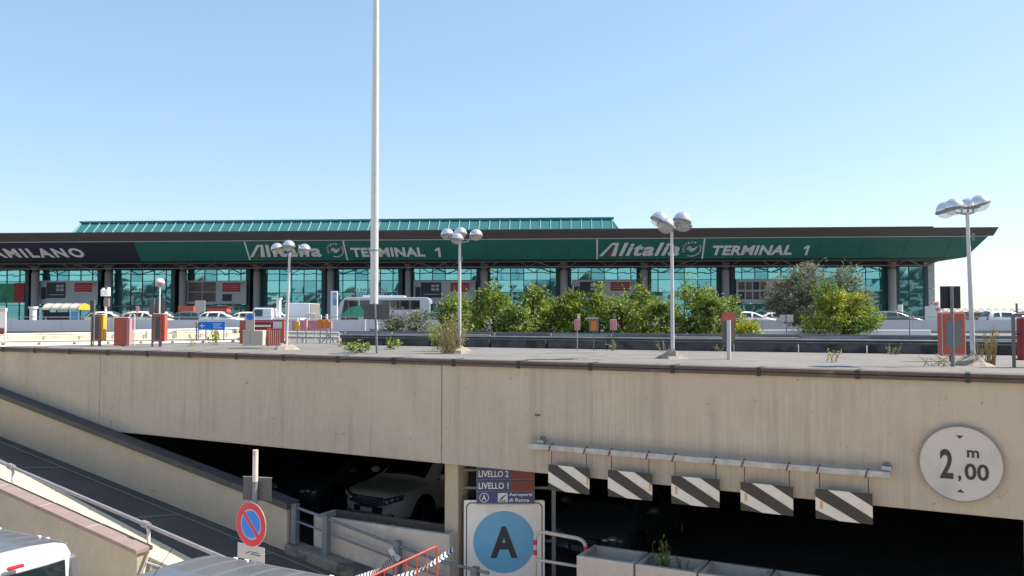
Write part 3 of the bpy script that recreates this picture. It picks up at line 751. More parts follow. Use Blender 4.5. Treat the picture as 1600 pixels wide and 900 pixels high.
def wheel(root, x, y, r=.35):
    sgn = 1 if y > 0 else -1; w = Vector((0, sgn, 0))
    o = bpy.data.objects.new('wheel', None); COL.objects.link(o); o.parent = root; WL[o.name] = Vector()
    MB().lathe([(r * .6, -.02), (r * .66, .1), (r * .9, .115), (r, .08), (r, -.09), (r * .9, -.12), (r * .6, -.11)], (x, y - sgn * .10, r), w, 24).build('tyre', 'rubber', o, smooth=True)
    g = MB(); g.lathe([(.03, .11), (r * .2, .10), (r * .24, .06)], (x, y - sgn * .10, r), w, 16); g.lathe([(r * .58, .095), (r * .66, .108)], (x, y - sgn * .10, r), w, 24)
    for k in range(5):
        a = 2 * PI * k / 5; d = Vector((math.cos(a), 0, math.sin(a)))
        g.tube([Vector((x, y - sgn * .01, r)) + d * r * .15, Vector((x, y - sgn * .005, r)) + d * r * .6], [.035, .028], 6)
    g.build('rim', 'rim', o, smooth=True)
    g = MB(); g.lathe([(.001, 0), (r + .07, 0), (r + .07, -.12)], (x, y + sgn * .002 , r + .01), w, 28)
def car(label, kind, st, wins, ws, rear, paint, wb, wr=.35, group=None, detail=None, hw=.9):
    t = thing('parked_car', label, 'car', group=group)
    mb, rings = loft(st)
    b = mb.build('body', paint, t, smooth=False)
    for p in b.data.polygons: p.use_smooth = True
    # cut the wheel arches
    cut = MB()
    for x in (wb / 2, -wb / 2): cut.tube([(x, -1.2, wr), (x, 1.2, wr)], wr + .06, 28)
    co = cut.build('cutter', 'rubber')
    x = b.modifiers.new('s', 'SUBSURF'); x.levels = x.render_levels = 2
    x = b.modifiers.new('b', 'BOOLEAN'); x.object = co; x.solver = 'EXACT'
    dg = bpy.context.evaluated_depsgraph_get(); me = bpy.data.meshes.new_from_object(b.evaluated_get(dg))
    b.modifiers.clear(); b.data = me
    while len(me.materials) > 1: me.materials.pop()
    me.set_sharp_from_angle(angle=R(40))
    bpy.data.objects.remove(co)
    g = MB(); g.box((0, 0, wr + .02), (wb + 1.0, hw * 1.72, .36)); g.build('underbody', 'rubber', t)
    for x in (wb / 2, -wb / 2):
        for y in (hw - .01, -hw + .01): wheel(t, x, y, wr)
    def sect(x, k):
        for a, c in zip(st, st[1:]):
            if c[0] <= x <= a[0]:
                u = (a[0] - x) / (a[0] - c[0]); pa, pc = section(*a[1:])[k], section(*c[1:])[k]
                return pa[0] * (1 - u) + pc[0] * u, pa[1] * (1 - u) + pc[1] * u
    for (xa, xb, xc, xd) in wins:       # lower front, lower rear, upper rear, upper front
        for sg in (1, -1):
            g = MB(); pts = []
            for x, k in ((xa, 5), (xb, 5), (xc, 6), (xd, 6)):
                y, z = sect(x, k); pts.append((x, sg * y, z))
            panel(g, pts, .05); g.build('side_window', 'glass', t)
    for nm, (x0, x1) in (('windscreen', ws), ('rear_window', rear)):
        g = MB(); y0, z0 = sect(x0, 7); y1, z1 = sect(x1, 7); 
        pts = [(x0, y0 * .98, z0 - .01), (x0, -y0 * .98, z0 - .01), (x1, -y1, z1), (x1, y1, z1)]
        zc0, zc1 = sect(x0, 8)[1] + .01, sect(x1, 8)[1] + .01
        sgn = 1 if x0 > x1 else -1; ts = [-1, -.75, -.4, 0, .4, .75, 1]
        for ta, tb_ in zip(ts, ts[1:]):
            q = []
            for tt, xx, yy, za, zb in ((ta, x0 - sgn * .03, y0, z0, zc0), (tb_, x0 - sgn * .03, y0, z0, zc0), (tb_, x1, y1, z1, zc1), (ta, x1, y1, z1, zc1)):
                zz = za + (zb - za) * (1 - tt * tt); zz += (.03 / abs(x0 - x1)) * (z1 - z0) if xx != x1 else 0
                q.append(Vector((xx + .02 * sgn, tt * yy * .95, zz + .03)))
            g.hexa([v - Vector((0, 0, .04)) for v in q] + q)
        g.build(nm, 'glass', t)
    for sg in (1, -1):
        g = MB(); xm = ws[0] - .18; y, z = sect(xm, 5)
        g.ball((xm, sg * (hw + .12), z + .08), .115, .72, 12, 8); 
        q = g.build('mirror', paint, t, smooth=True); MB().tube([(xm + .02, sg * y, z + .02), (xm, sg * (hw + .06), z + .05)], .025, 6).build('mirror_arm', 'trimk', q)
    return t
suv_st = [(2.27, .70, .40, .72, .52, .74), (2.2, .83, .30, .86, .60, .90), (1.98, .90, .27, .88, .66, .905), (1.5, .915, .26, .92, .70, .95), (1.12, .92, .26, .96, .72, .985), (1.03, .92, .26, .97, .72, .99),
          (.22, .92, .26, 1.08, .60, 1.60), (-.1, .92, .26, 1.08, .60, 1.66), (-1.2, .92, .27, 1.1, .60, 1.68), (-1.85, .91, .28, 1.1, .58, 1.62), (-2.12, .88, .34, 1.08, .62, 1.14), (-2.27, .82, .42, .95, .6, 1.0)]
suv = car('warm silver SUV with a wide dark grille facing out over the low planter wall', 'suv', suv_st,
          [(.80, -.25, -.20, .18), (-.32, -1.2, -1.15, -.27), (-1.27, -1.9, -1.75, -1.2)], (.96, .24), (-2.1, -1.88), 'silver', 2.66, .36, hw=.92)
def nose(y, z=.7, x=2.27): return x - .24 * abs(y / .92) ** 2.6
# SUV face
def strip(mb, ys, z0, z1, xo, x0=2.27, th=.03):   # a band that follows the curved nose
    for a, b in zip(ys, ys[1:]):
        f = lambda y, z: Vector((nose(y, z, x0) + xo - (z - .62) * .16, y, z))
        p = [f(a, z0(a)), f(b, z0(b)), f(b, z1(b)), f(a, z1(a))]
        mb.hexa([q - Vector((th, 0, 0)) for q in (p[0], p[1], p[2], p[3])] + p)
ysp = [i * .06 for i in range(-8, 9)]
ysp = [i * .055 for i in range(-8, 9)]
g = MB(); strip(g, ysp, lambda y: .60 + .12 * abs(y / .44) ** 6, lambda y: .80, .03); gr = g.build('grille', 'black', suv)
g = MB()
for z in (.645, .68, .715, .75): strip(g, [i * .06 for i in range(-7, 8)], lambda y: z - .006, lambda y: z + .006, .04)
g.build('slat', 'galvd', gr)
g = MB(); strip(g, ysp[3:-3], lambda y: .765, lambda y: .79, .05); g.build('chrome_strip', 'chrome', gr)
g = MB(); ringseg(g, Vector((2.33, 0, .70)), Vector((0, 1, 0)), UP, .05, .062, .012, n=20); ringseg(g, Vector((2.33, 0, .71)), Vector((0, 1, 0)), UP, .02, .03, .012, n=14); g.build('emblem', 'chrome', gr)
g = MB(); strip(g, [i * .07 for i in range(-8, 9)], lambda y: .33, lambda y: .43, .07, 2.2); g.build('lower_intake', 'black', suv)
g = MB(); strip(g, [-.40, -.2, 0, .2, .40], lambda y: .455, lambda y: .575, .065, 2.2); pl = g.build('number_plate', 'black', suv)
g = MB(); strip(g, [-.17, 0, .17], lambda y: .47, lambda y: .56, .078, 2.2); q = g.build('plate_face', 'whitep', pl)
for sg in (1, -1):
    g = MB(); strip(g, [sg * v for v in (.47, .54, .62, .70, .78, .86)], lambda y: .63 + (abs(y) - .47) * .34, lambda y: .79 + (abs(y) - .47) * .24, .016, 2.27); hl = g.build('headlight', 'black', suv)
    for yy, zz, rr in ((.54, .715, .062), (.65, .755, .055), (.76, .79, .042)):
        MB().ball((nose(yy) + .012 - (zz - .62) * .16, sg * yy, zz), rr, 1, 10, 6).build('reflector', 'lamp', hl, smooth=True)
    g = MB(); strip(g, [sg * .55, sg * .67], lambda y: .38, lambda y: .45, .035, 2.2); q = g.build('fog_lamp', 'black', suv)
    MB().lathe([(.001, .0), (.06, -.005), (.065, -.03)], (nose(.61, .4, 2.2) + .095, sg * .61, .415), (1, 0, 0), 14).build('fog_glass', 'lamp', q, smooth=True)
hatch_st = [(2.05, .62, .36, .58, .46, .60), (1.98, .78, .28, .66, .55, .72), (1.75, .84, .24, .76, .60, .84), (1.25, .86, .22, .86, .64, .93), (.98, .865, .22, .90, .64, .98),
            (.15, .865, .22, .92, .55, 1.36), (-.2, .865, .22, .93, .55, 1.43), (-1.1, .865, .23, .95, .54, 1.43), (-1.6, .86, .26, .96, .52, 1.36), (-1.92, .82, .32, .94, .56, .98), (-2.02, .76, .4, .8, .5, .85)]
def facekit(t, x=2.05):
    g = MB(); g.box((x + .0, 0, .56), (.06, .74, .10)); gr = g.build('grille', 'black', t)
    g = MB(); [g.box((x + .03, 0, z), (.012, .70, .008)) for z in (.53, .56, .59)]; g.build('slat', 'galvd', gr)
    for sg in (1, -1):
        g = MB(); g.ball((x - .14, sg * .60, .63), .11, .62, 14, 8); g.ball((x - .06, sg * .48, .62), .085, .6, 12, 8); g.build('headlight', 'lamp', t, smooth=True)
    g = MB(); g.box((x - .01, 0, .40), (.04, .56, .13)); pl = g.build('number_plate', 'navy', t)
    g = MB(); g.box((x + .014, 0, .40), (.006, .40, .10)); g.build('plate_face', 'mgrey', pl)
    for sg in (1, -1):
        g = MB(); g.box((-x + .06, sg * .68, .82), (.06, .14, .2)); g.build('tail_light', 'tail', t)
hatch = car('dark grey hatchback with clear headlights in the garage shadow behind the hoop barrier', 'hatch', hatch_st,
            [(.72, -.15, -.12, .12), (-.22, -1.05, -1.0, -.18), (-1.12, -1.65, -1.5, -1.06)], (.95, .18), (-1.9, -1.63), 'darkcar', 2.45, .31, hw=.865)
facekit(hatch)
NANG = math.atan2(N.y, N.x)
def place(t, px, py, z, xl, yl, rz):     # put local point (xl, yl) of a car at the floor point seen through (px, py) at height z
    q = PZ(px, py, z); r = Matrix.Rotation(rz, 3, 'Z') @ Vector((xl, yl, 0))
    t.location = (q.x - r.x, q.y - r.y, .012); t.rotation_euler = (0, 0, rz)
place(suv, 573, 783, .70, 2.27, 0, NANG - R(4))
place(hatch, 908, 845, .56, 2.05, 0, NANG - R(3))
far1 = dup(hatch, (0, 0, 0), 0, 'black hatchback deep in the garage left of the silver car, only its lamps catching light'); place(far1, 440, 762, .62, 1.95, -.3, NANG - R(6)); far1.location.z = .012
far2 = dup(hatch, (0, 0, 0), 0, 'dark hatchback deep in the garage between the silver car and the framed sign'); q = W(-6.2, -12.5, .012); far2.location = q; far2.rotation_euler = (0, 0, NANG)

# minibuses in front
def van(label):
    t = thing('parked_van', label, 'van'); 
    prof = [(-.93, .32), (-.955, .6), (-.955, 1.05), (-.91, 1.45), (-.80, 1.82), (-.73, 1.925), (-.62, 1.965), (-.3, 1.99), (0, 1.995)]
    full = prof + [(-y, z) for y, z in prof[-2::-1]]
    xs = [(-2.42, .97, -.10), (-2.38, 1, -.0), (-1.5, 1, 0), (0, 1, 0), (.95, 1, 0), (1.15, .99, -.015)]
    mb = MB(); n = len(full)
    for x, f, dz in xs:
        for y, z in full:
            sh = (z - 1.0) * .10 if x < -2 and z > 1.0 else 0
            zz = z + (dz if z > 1.6 else 0)
            mb.v.append(Vector((x + sh + (.16 * (abs(y) / .95) ** 4 if x < -2.3 else 0), y * f, zz)))
    # front: windscreen slope and bonnet
    for x, ztop, f in ((1.35, 1.90, .97), (2.05, 1.25, .96), (2.5, 1.02, .93), (2.62, .75, .86)):
        for y, z in full: mb.v.append(Vector((x - .12 * (abs(y) / .95) ** 3, y * f, min(z, ztop) if z > .35 else z)))
    m_ = len(mb.v) // n
    for i in range(m_ - 1):
        for j in range(n): a = i * n + j; b = i * n + (j + 1) % n; mb.f.append((a, b, b + n, a + n))
    mb.f.append(tuple(range(n))); mb.f.append(tuple((m_ - 1) * n + j for j in range(n))[::-1])
    b = mb.build('body', 'vanw', t, bev=.02); 
    for p in b.data.polygons: p.use_smooth = True
    b.data.set_sharp_from_angle(angle=R(35))
    # roof skin, a touch proud, with transverse ribs
    g = MB(); ys = [-.70, -.6, -.45, -.25, 0, .25, .45, .6, .70]; rz_ = lambda y: 2.003 - .0 - (.045 * (abs(y) / .7) ** 2.4)
    for a, c in zip(ys, ys[1:]):
        g.hexa([(-2.16, a, rz_(a) - .03), (1.15, a, rz_(a) - .03), (1.15, c, rz_(c) - .03), (-2.16, c, rz_(c) - .03), (-2.16, a, rz_(a)), (1.15, a, rz_(a)), (1.15, c, rz_(c)), (-2.16, c, rz_(c))])
    roof = g.build('roof', 'vanr', t)
    for i in range(10):
        x = -1.95 + i * .335; g = MB()
        for a, c in zip(ys, ys[1:]):
            g.hexa([(x - .028, a, rz_(a)), (x + .028, a, rz_(a)), (x + .028, c, rz_(c)), (x - .028, c, rz_(c)), (x - .008, a, rz_(a) + .010), (x + .008, a, rz_(a) + .010), (x + .008, c, rz_(c) + .010), (x - .008, c, rz_(c) + .010)])
        g.build('roof_rib', 'vanr', roof)
    for sg in (1, -1):
        g = MB(); g.tube([(-2.2, sg * .755, 1.925), (1.1, sg * .755, 1.925)], .018, 8); g.build('drip_rail', 'galv', roof, smooth=True)
        for x in (-1.9, -1.72, -.85, -.67, .6, .78):
            MB().box((x, sg * .70, 1.965), (.05, .035, .022)).build('rack_fixing', 'whitep', roof, bev=.006)
        for x0, x1 in ((-2.05, -.95), (-.85, .15), (.25, 1.3)):
            f = lambda x, z: Vector((x, sg * (.955 - .21 * max(0, (z - 1.05)) / .8 * 1.0 + .004), z))
            g = MB(); p = [f(x0, 1.16), f(x1, 1.16), f(x1 - (.25 if x1 > 1 else 0), 1.74), f(x0, 1.74)]
            g.hexa([Vector((q.x, q.y - sg * .03, q.z)) for q in p] + p); g.build('side_window', 'glass', t)
        g = MB(); g.ob((-2.36, sg * .80, .95), (.16, 0, 0), (0, sg * .17, 0), (.10, -sg * .09, .84)); g.build('corner_trim', 'trimk', t, bev=.05)
        g = MB(); g.ob((-2.44, sg * .74, .80), (.12, 0, 0), (0, sg * .225, 0), (.02, -sg * .025, .62)); g.build('tail_light', 'tail', t, bev=.02)
    f = lambda y, z: Vector((-2.435 + (z - 1.0) * .10 + .16 * (abs(y) / .95) ** 4, y, z))
    g = MB(); yy = [-.66, -.4, 0, .4, .66]
    for a, c in zip(yy, yy[1:]):
        p = [f(a, 1.13), f(c, 1.13), f(c, 1.76), f(a, 1.76)]; g.hexa([q + Vector((.03, 0, 0)) for q in p] + p)
    rw = g.build('rear_window', 'glass', t)
    MB().tube([f(.1, 1.16) - Vector((.02, 0, 0)), f(-.35, 1.5) - Vector((.02, 0, 0))], .008, 5).build('wiper', 'black', rw)
    MB().box((-2.375, 0, 1.845), (.06, .2, .045)).build('stop_light', 'tail', t, bev=.02)
    g = MB(); g.box((-2.47, 0, .48), (.12, 1.8, .28)); g.build('bumper', 'trimk', t, bev=.04)
    for x in (1.6, -1.45):
        for y in (.9, -.9): wheel(t, x, y, .34)
    MB().tube([(1.0, .25, 2.0), (.72, .25, 2.32)], .004, 5).build('antenna', 'black', roof)
    g = MB(); g.hexa([(1.32, -.74, 1.80), (2.03, -.86, 1.24), (2.03, .86, 1.24), (1.32, .74, 1.80), (1.34, -.74, 1.885), (2.07, -.86, 1.27), (2.07, .86, 1.27), (1.34, .74, 1.885)]); g.build('windscreen', 'glass', t)
    return t
HANG = math.atan2(-D.y, -D.x)
v1 = van('white minibus at the bottom left, seen from its rear window and red stop light')
q = PZ(112, 849, 1.94); r = Matrix.Rotation(HANG, 3, 'Z') @ Vector((-2.30, -.76, 0)); v1.location = (q.x - r.x, q.y - r.y, .004); v1.rotation_euler = (0, 0, HANG)
v2 = dup(v1, (0, 0, 0), 0, 'silver-roofed minibus under the no-parking sign, only its ribbed roof in view')
q = PZ(336, 866, 1.95); r = Matrix.Rotation(HANG, 3, 'Z') @ Vector((1.18, -.76, 0)); v2.location = (q.x - r.x, q.y - r.y, .004); v2.rotation_euler = (0, 0, HANG)

# ================================================================== ON THE ROAD DECK
def onroad(px, py): return PZ(px, py, DECK)
def sgnpole(px, Y, ytop, r=.03):
    p = P(px, 500, Y); return Vector((p.x, Y, DECK)), P(px, ytop, Y).z
# street lamps with round heads
def lamp(label, loc, h, heads, rz=0, sc=1, lean=0, group='street lamps with round metal heads'):
    t = thing('street_lamp', label, 'street lamp', loc, rz, group); lx = math.tan(lean) * h
    MB().tube([(0, 0, 0), (lx * .5, 0, h * .5), (lx, 0, h)], [.045, .04, .032], 14).build('pole', 'pole', t, smooth=True)
    g = MB(); g.lathe([(.34, 0), (.26, .09), (.16, .17), (.055, .2), (.05, .24)], (0, 0, -.01), UP, 9)
    for v in g.v:
        if v.length > .07: v.x *= random.uniform(.75, 1.3); v.y *= random.uniform(.75, 1.3); v.z *= random.uniform(.7, 1.25)
    g.build('base_mound', 'stone', t)
    MB().box((.05, .0, h * .84), (.035, .03, .14)).build('junction_box', 'galvd', t)
    for ang, rad, up, tilt in heads:
        d = Vector((math.cos(R(ang)), math.sin(R(ang)), 0)); top = Vector((lx, 0, h)); hp = top + d * rad + UP * up
        ax = (UP + d * math.tan(R(tilt))).normalized(); r = .22 * sc
        o = MB().ball(hp, r, 1.04, 22, 9, PI / 2, PI, ax).build('lamp_head', 'chrome', t, smooth=True)
        MB().tube([top - UP * .04, top + d * rad * .5 - UP * .0, hp - ax * .03 - d * r * .85], .018, 8).build('arm', 'galv', o, smooth=True)
        q = MB(); q.lathe([(r * .98, -.02), (r * 1.05, -.015), (r * 1.05, .02), (r * .98, .03)], hp, ax, 24); q.lathe([(.001, -.012), (r * .97, -.008)], hp, ax, 24); q.build('rim', 'mgrey', o, smooth=True)
        MB().ball(hp, r * .93, .8, 22, 7, 0, PI / 2 - .02, ax).build('glass_bowl', 'bowl', o, smooth=True)
    return t
def lampat(px, base, label, heads, top, sc=1, lean=0):
    p = onroad(px, base); zt = P(px, top, p.y).z
    return lamp(label, (p.x, p.y, DECK), zt - DECK, heads, 0, sc, lean)
lampat(447, 546, 'three-headed street lamp in front of the left airline lettering, leaning slightly', [(180, .36, .12, 14), (250, .05, .20, 0), (5, .42, .10, -6)], 396, .80, R(1.6))
lampat(718, 552, 'four-headed street lamp growing out of tall dry grass', [(180, .32, .16, 8), (80, .08, .20, 0), (0, .42, .14, -6), (230, .10, .04, 0)], 377, .76)
lampat(1051, 560, 'tall four-headed street lamp in front of the hedge, right of centre', [(180, .28, .16, -22), (212, .18, .02, -30), (5, .24, .16, 12), (35, .36, .08, 10)], 356, .92)
lampat(1521, 571, 'four-headed street lamp beside the red panel, nearest the right edge', [(180, .25, .08, 10), (160, .36, .04, 14), (0, .25, .15, -20), (55, .26, .12, -8)], 332, .84, -R(1.2))
# single ball lamp
p, zt = sgnpole(249, 27, 447)
t = thing('ball_lamp', 'single globe lamp on a thin white pole behind the red ticket column', 'street lamp', p)
MB().tube([(0, 0, 0), (0, 0, zt - DECK)], .025, 8).build('pole', 'whitep', t, smooth=True)
z_ = zt - DECK; MB().ball((0, 0, z_ + .12), .145, .95, 16, 6, PI / 2, PI).build('cap', 'whitep', t, smooth=True); MB().ball((0, 0, z_ + .11), .14, .9, 16, 6, 0, PI / 2).build('globe', 'pink', t, smooth=True)
# tall mast
q = P(584.5, 500, 46); t = thing('flood_mast', 'very tall tapering grey steel mast rising out of the picture', 'mast', (q.x, 46, DECK))
MB().tube([(0, 0, 0), (0, 0, 8), (.01, 0, 30), (.02, 0, 38)], [.225, .21, .12, .10], 24).build('shaft', 'pole', t, smooth=True)
MB().lathe([(.30, 0), (.30, .04), (.24, .06), (.24, .3)], (0, 0, 0), UP, 20).build('base_flange', 'galvd', t)
MB().tube([(0, 0, 4.6), (0, 0, 4.68)], .226, 24).build('joint_band', 'galvd', t, smooth=True)
g = MB(); [g.box((x, 0, 38), (.7, .35, .3)) for x in (-1.2, -.4, .4, 1.2)]; g.box((0, 0, 37.8), (3.6, .12, .12)); g.build('floodlight_rack', 'galvd', t, bev=.02)

def plate_sign(name, label, cat, px, base, ytop, x0, x1, y0, y1, plate, pole='galvd', r=.03, Y=None, rz=0, back=None, lean=0):
    p = onroad(px, base) if Y is None else Vector((P(px, 500, Y).x, Y, DECK)); Y = p.y
    t = thing(name, label, cat, p); zt = P(px, ytop, Y).z - DECK
    MB().tube([(0, 0, 0), (lean, 0, zt)], r, 10).build('pole', pole, t, smooth=True)
    a, b = P(x0, y0, Y), P(x1, y1, Y)
    q = MB().box(((a.x + b.x) / 2 - p.x, r + .02, (a.z + b.z) / 2 - DECK), (b.x - a.x, .025, a.z - b.z)).build('plate', plate, t, bev=.004)
    return t, p
t, p = plate_sign('road_sign', 'back of a wide grey road sign on a slim pole crossing the tall mast', 'sign', 589, 552, 474, 568, 608, 475, 499, 'dgrey', lean=-.06)
plate_sign('road_sign', 'back of a square black road sign above the red framed panel', 'sign', 1489, 573, 447, 1471, 1503, 447, 482, 'black')
plate_sign('road_sign', 'small pale blank sign plate on a thin pole in front of the grey-green tree', 'sign', 1229, 517, 492, 1219, 1240, 492, 503, 'signw', Y=26, r=.018)
plate_sign('road_sign', 'back of a small dark sign plate left of the first red ticket column', 'sign', 147, 535, 468, 140, 148, 469, 489, 'dgrey', Y=26, r=.02)
plate_sign('road_sign', 'back of a dark double sign plate beside the globe lamp', 'sign', 241, 520, 466, 233, 257, 467, 492, 'dgrey', Y=30, r=.02)
plate_sign('thin_post', 'thin pale marker post left of the tall mast', 'post', 571, 520, 497, 570, 572.4, 497, 500, 'whitep', 'whitep', Y=30, r=.02)
plate_sign('warning_sign', 'little triangular-topped pale sign beyond the left parapet', 'sign', 214, 512, 478, 212, 217, 478, 487, 'pink', Y=48, r=.02)
# tapered brown panel on a post
p = onroad(1139, 562); Y = p.y; t = thing('road_sign', 'brown tapering panel on a grey post in front of the hedge', 'sign', p)
f = lambda px, py: Vector((P(px, py, Y).x - p.x, .05, P(px, py, Y).z - DECK))
a, b, c, d = f(1128, 488), f(1151, 488), f(1149, 533), f(1130, 533)
MB().prism([(v.x, v.z) for v in (d, c, b, a)], lambda x, y, dd: Vector((x, .05 + dd, y)), .03).build('panel', 'brownp', t)
MB().tube([(0, 0, 0), (0, 0, P(1139, 500, Y).z - DECK)], .045, 12).build('post', 'pole', t, smooth=True)
MB().ob(a + Vector((.02, -.006, -.19)), Vector((b.x - a.x - .04, 0, 0)), Vector((0, .005, 0)), Vector((0, 0, .18))).build('rust_field', 'cab', t)
# red framed panel at the right
p = onroad(1490, 566); p.y += .25; Y = p.y; t = thing('barrier_cabinet', 'orange-red rounded cabinet with grey centre panel behind the black sign', 'cabinet', p)
a, b = P(1470, 488, Y), P(1510, 556, Y); w_, h_ = b.x - a.x, a.z - b.z; ox = (a.x + b.x) / 2 - p.x; oz = (a.z + b.z) / 2 - DECK
MB().prism(rrect(-w_ / 2, -h_ / 2, w_ / 2, h_ / 2, .05), lambda x, y, d: Vector((ox + x, d, oz + y)), .16).build('housing', 'cab', t, bev=.01)
MB().prism(rrect(-w_ * .32, -h_ * .29, w_ * .32, h_ * .29, .01), lambda x, y, d: Vector((ox + x, -d, oz + y)), .006).build('grey_panel', 'mgrey', t)
g = MB(); k = rrect(-w_ / 2 + .012, -h_ / 2 + .012, w_ / 2 - .012, h_ / 2 - .012, .045); k2 = rrect(-w_ / 2 + .026, -h_ / 2 + .026, w_ / 2 - .026, h_ / 2 - .026, .035); n = len(k)
g.add([Vector((ox + x, -.004, oz + y)) for x, y in k] + [Vector((ox + x, -.004, oz + y)) for x, y in k2], [(i, (i + 1) % n, n + (i + 1) % n, n + i) for i in range(n)]); g.build('edge_line', 'pinkpole', t)
MB().box((ox, .08, (oz - h_ / 2) / 2), (.08, .08, oz - h_ / 2)).build('foot', 'cabd', t)
# far right cut cabinet with pipe frame
p = onroad(1593, 574); Y = p.y; t = thing('barrier_cabinet', 'dark red cabinet in a brown pipe frame cut by the right edge', 'cabinet', p)
x0 = P(1583, 500, Y).x - p.x; zt = P(1583, 491, Y).z - DECK
MB().tube(hoop([(x0, 0, 0), (x0, 0, zt), (x0 + .7, 0, zt), (x0 + .7, 0, 0)], .08), .03, 10).build('pipe_frame', 'brownp', t, smooth=True)
MB().box((x0 + .38, .06, zt * .53), (.50, .14, zt * .80)).build('housing', 'cabd', t, bev=.02)
for z in (.15, .62): MB().box((x0 + .08, .03, zt * z), (.13, .03, .03)).build('clamp', 'black', t)

# ticket columns on the left
def ticket(px, base, x0, x1, ytop, label, body='cab', side='yellow', post=True, ybot=None):
    p = onroad(px, base); Y = p.y; t = thing('ticket_column', label, 'ticket machine', p, group='red ticket columns on the left of the road')
    a, b = P(x0, ytop, Y), P(x1, ybot or base - 8, Y); w_, h_ = b.x - a.x, a.z - b.z; ox = (a.x + b.x) / 2 - p.x; oz = (a.z + b.z) / 2 - DECK
    MB().box((ox - w_ * .12, .12, oz), (w_ * .76, .24, h_)).build('housing', body, t, bev=.02)
    MB().box((ox + w_ * .39, .12, oz - .01), (w_ * .22, .22, h_ * .94)).build('side_panel', side, t, bev=.01)
    MB().box((ox - w_ * .12, .0 - .004, oz), (w_ * .4, .008, h_ * .8)).build('front_recess', 'dgrey' if post else 'cab', t)
    MB().box((ox - w_ * .05, .11, oz + h_ / 2 + .012), (w_ * .95, .27, .024)).build('cap', 'pinkpole', t, bev=.01)
    if post: MB().box((ox - w_ / 2 - .05, .05, (a.z - DECK) / 2 - .0), (.045, .045, a.z - DECK - .02)).build('post', 'galvd', t)
    MB().box((ox, .12, (oz - h_ / 2) / 2), (.07, .07, max(.02, oz - h_ / 2))).build('foot', 'galvd', t)
ticket(151, 541, 145, 161, 492, 'first ticket column from the left, red with a yellow side')
ticket(190, 541, 178, 202, 497, 'widest ticket column, brick red with a pipe loop, second from the left', 'cab', 'pink', False, 540)
p = onroad(197, 541); Y = p.y; zt = P(197, 490, Y).z - DECK; t = thing('pipe_loop', 'pale pipe loop standing over the widest red ticket column', 'hoop', p)
MB().tube(hoop([(-.28, .3, 0), (-.28, .3, zt), (.12, .3, zt), (.12, .3, 0)], .08), .022, 10).build('loop', 'pinkpole', t, smooth=True)
ticket(249, 542, 240, 257, 491, 'third ticket column, orange red, directly under the globe lamp', 'cab', 'cab')
# white notice board at left edge
p = onroad(4, 540); Y = p.y; t = thing('notice_board', 'white notice board cut by the left edge behind the wall', 'sign', p)
z0, z1 = P(4, 512, Y).z - DECK, P(4, 487, Y).z - DECK
MB().box((-.04, 0, (z0 + z1) / 2), (.22, .04, z1 - z0)).build('board', 'whitep', t); MB().box((.08, 0, z1 / 2), (.03, .05, z1)).build('post', 'whitep', t); MB().box((-.02, -.01, z1 + .06), (.26, .12, .12)).build('top_box', 'concw', t, bev=.01)
MB().box((-.05, -.0, z0 - .12), (.16, .03, .2)).build('poster', 'cabd', t)

# guardrails ---------------------------------------------------------------
def wprof(mb, p, q, z0, z1, nrm):       # corrugated W-beam between two points
    h = z1 - z0; pr = [(0, 0), (.0, .04), (.06, .2), (.06, .36), (.0, .5), (.06, .64), (.06, .8), (.0, .96), (.0, 1)]
    a = [p + nrm * x + UP * (z0 + y * h) for x, y in pr]; b = [q + nrm * x + UP * (z0 + y * h) for x, y in pr]
    k = len(mb.v); n = len(pr); mb.v += a + b
    for i in range(n - 1): mb.f.append((k + i, k + i + 1, k + n + i + 1, k + n + i))
def flat(v): return Vector((v.x, v.y, 0))
ga, gb, gc = onroad(532, 538.5), onroad(1050, 547.5), onroad(1470, 553.5)
t = thing('guardrail', 'long weathered double guardrail on stained concrete blocks in front of the hedge', 'guardrail', ga)
pts = [ga.lerp(gb, i / 6) for i in range(7)] + [gb.lerp(gc, i / 4) for i in range(1, 5)] + [gc + (gc - gb).normalized() * 3 * i for i in (1, 2, 3)]
for i, (p, q) in enumerate(zip(pts, pts[1:])):
    d = (q - p).normalized(); nr = Vector((d.y, -d.x, 0)); Ls = (q - p).length
    g = MB(); g.ob(p + d * .03, d * (Ls - .06), -nr * .3, UP * .235); g.build('concrete_block', 'gblock', t, world=True, bev=.02)
    g = MB(); wprof(g, flat(p), flat(q), DECK + .22, DECK + .36, nr * .9); g.build('beam', 'wbeam', t, world=True)
    g = MB(); g.ob(p - nr * .22 + UP * .2, d * Ls, -nr * .05, UP * .225); g.build('rear_beam', 'wbeam' if i % 4 else 'galv', t, world=True)
    g = MB(); g.ob(p + UP * .425 - nr * .24, d * Ls, -nr * .04, UP * .04); g.build('top_rail', 'galvd', t, world=True)
    if i in (1, 2, 6, 7, 10): 
        g = MB(); g.ob(p + UP * .365 + nr * .0, d * Ls, -nr * .04, UP * .022); g.build('highlight_strip', 'wbeamw', t, world=True)  # white strip put in for the highlight along the beam top
    g = MB(); g.ob(p - nr * .12, d * .08, -nr * .1, UP * .44); g.build('post', 'galvd', t, world=True)
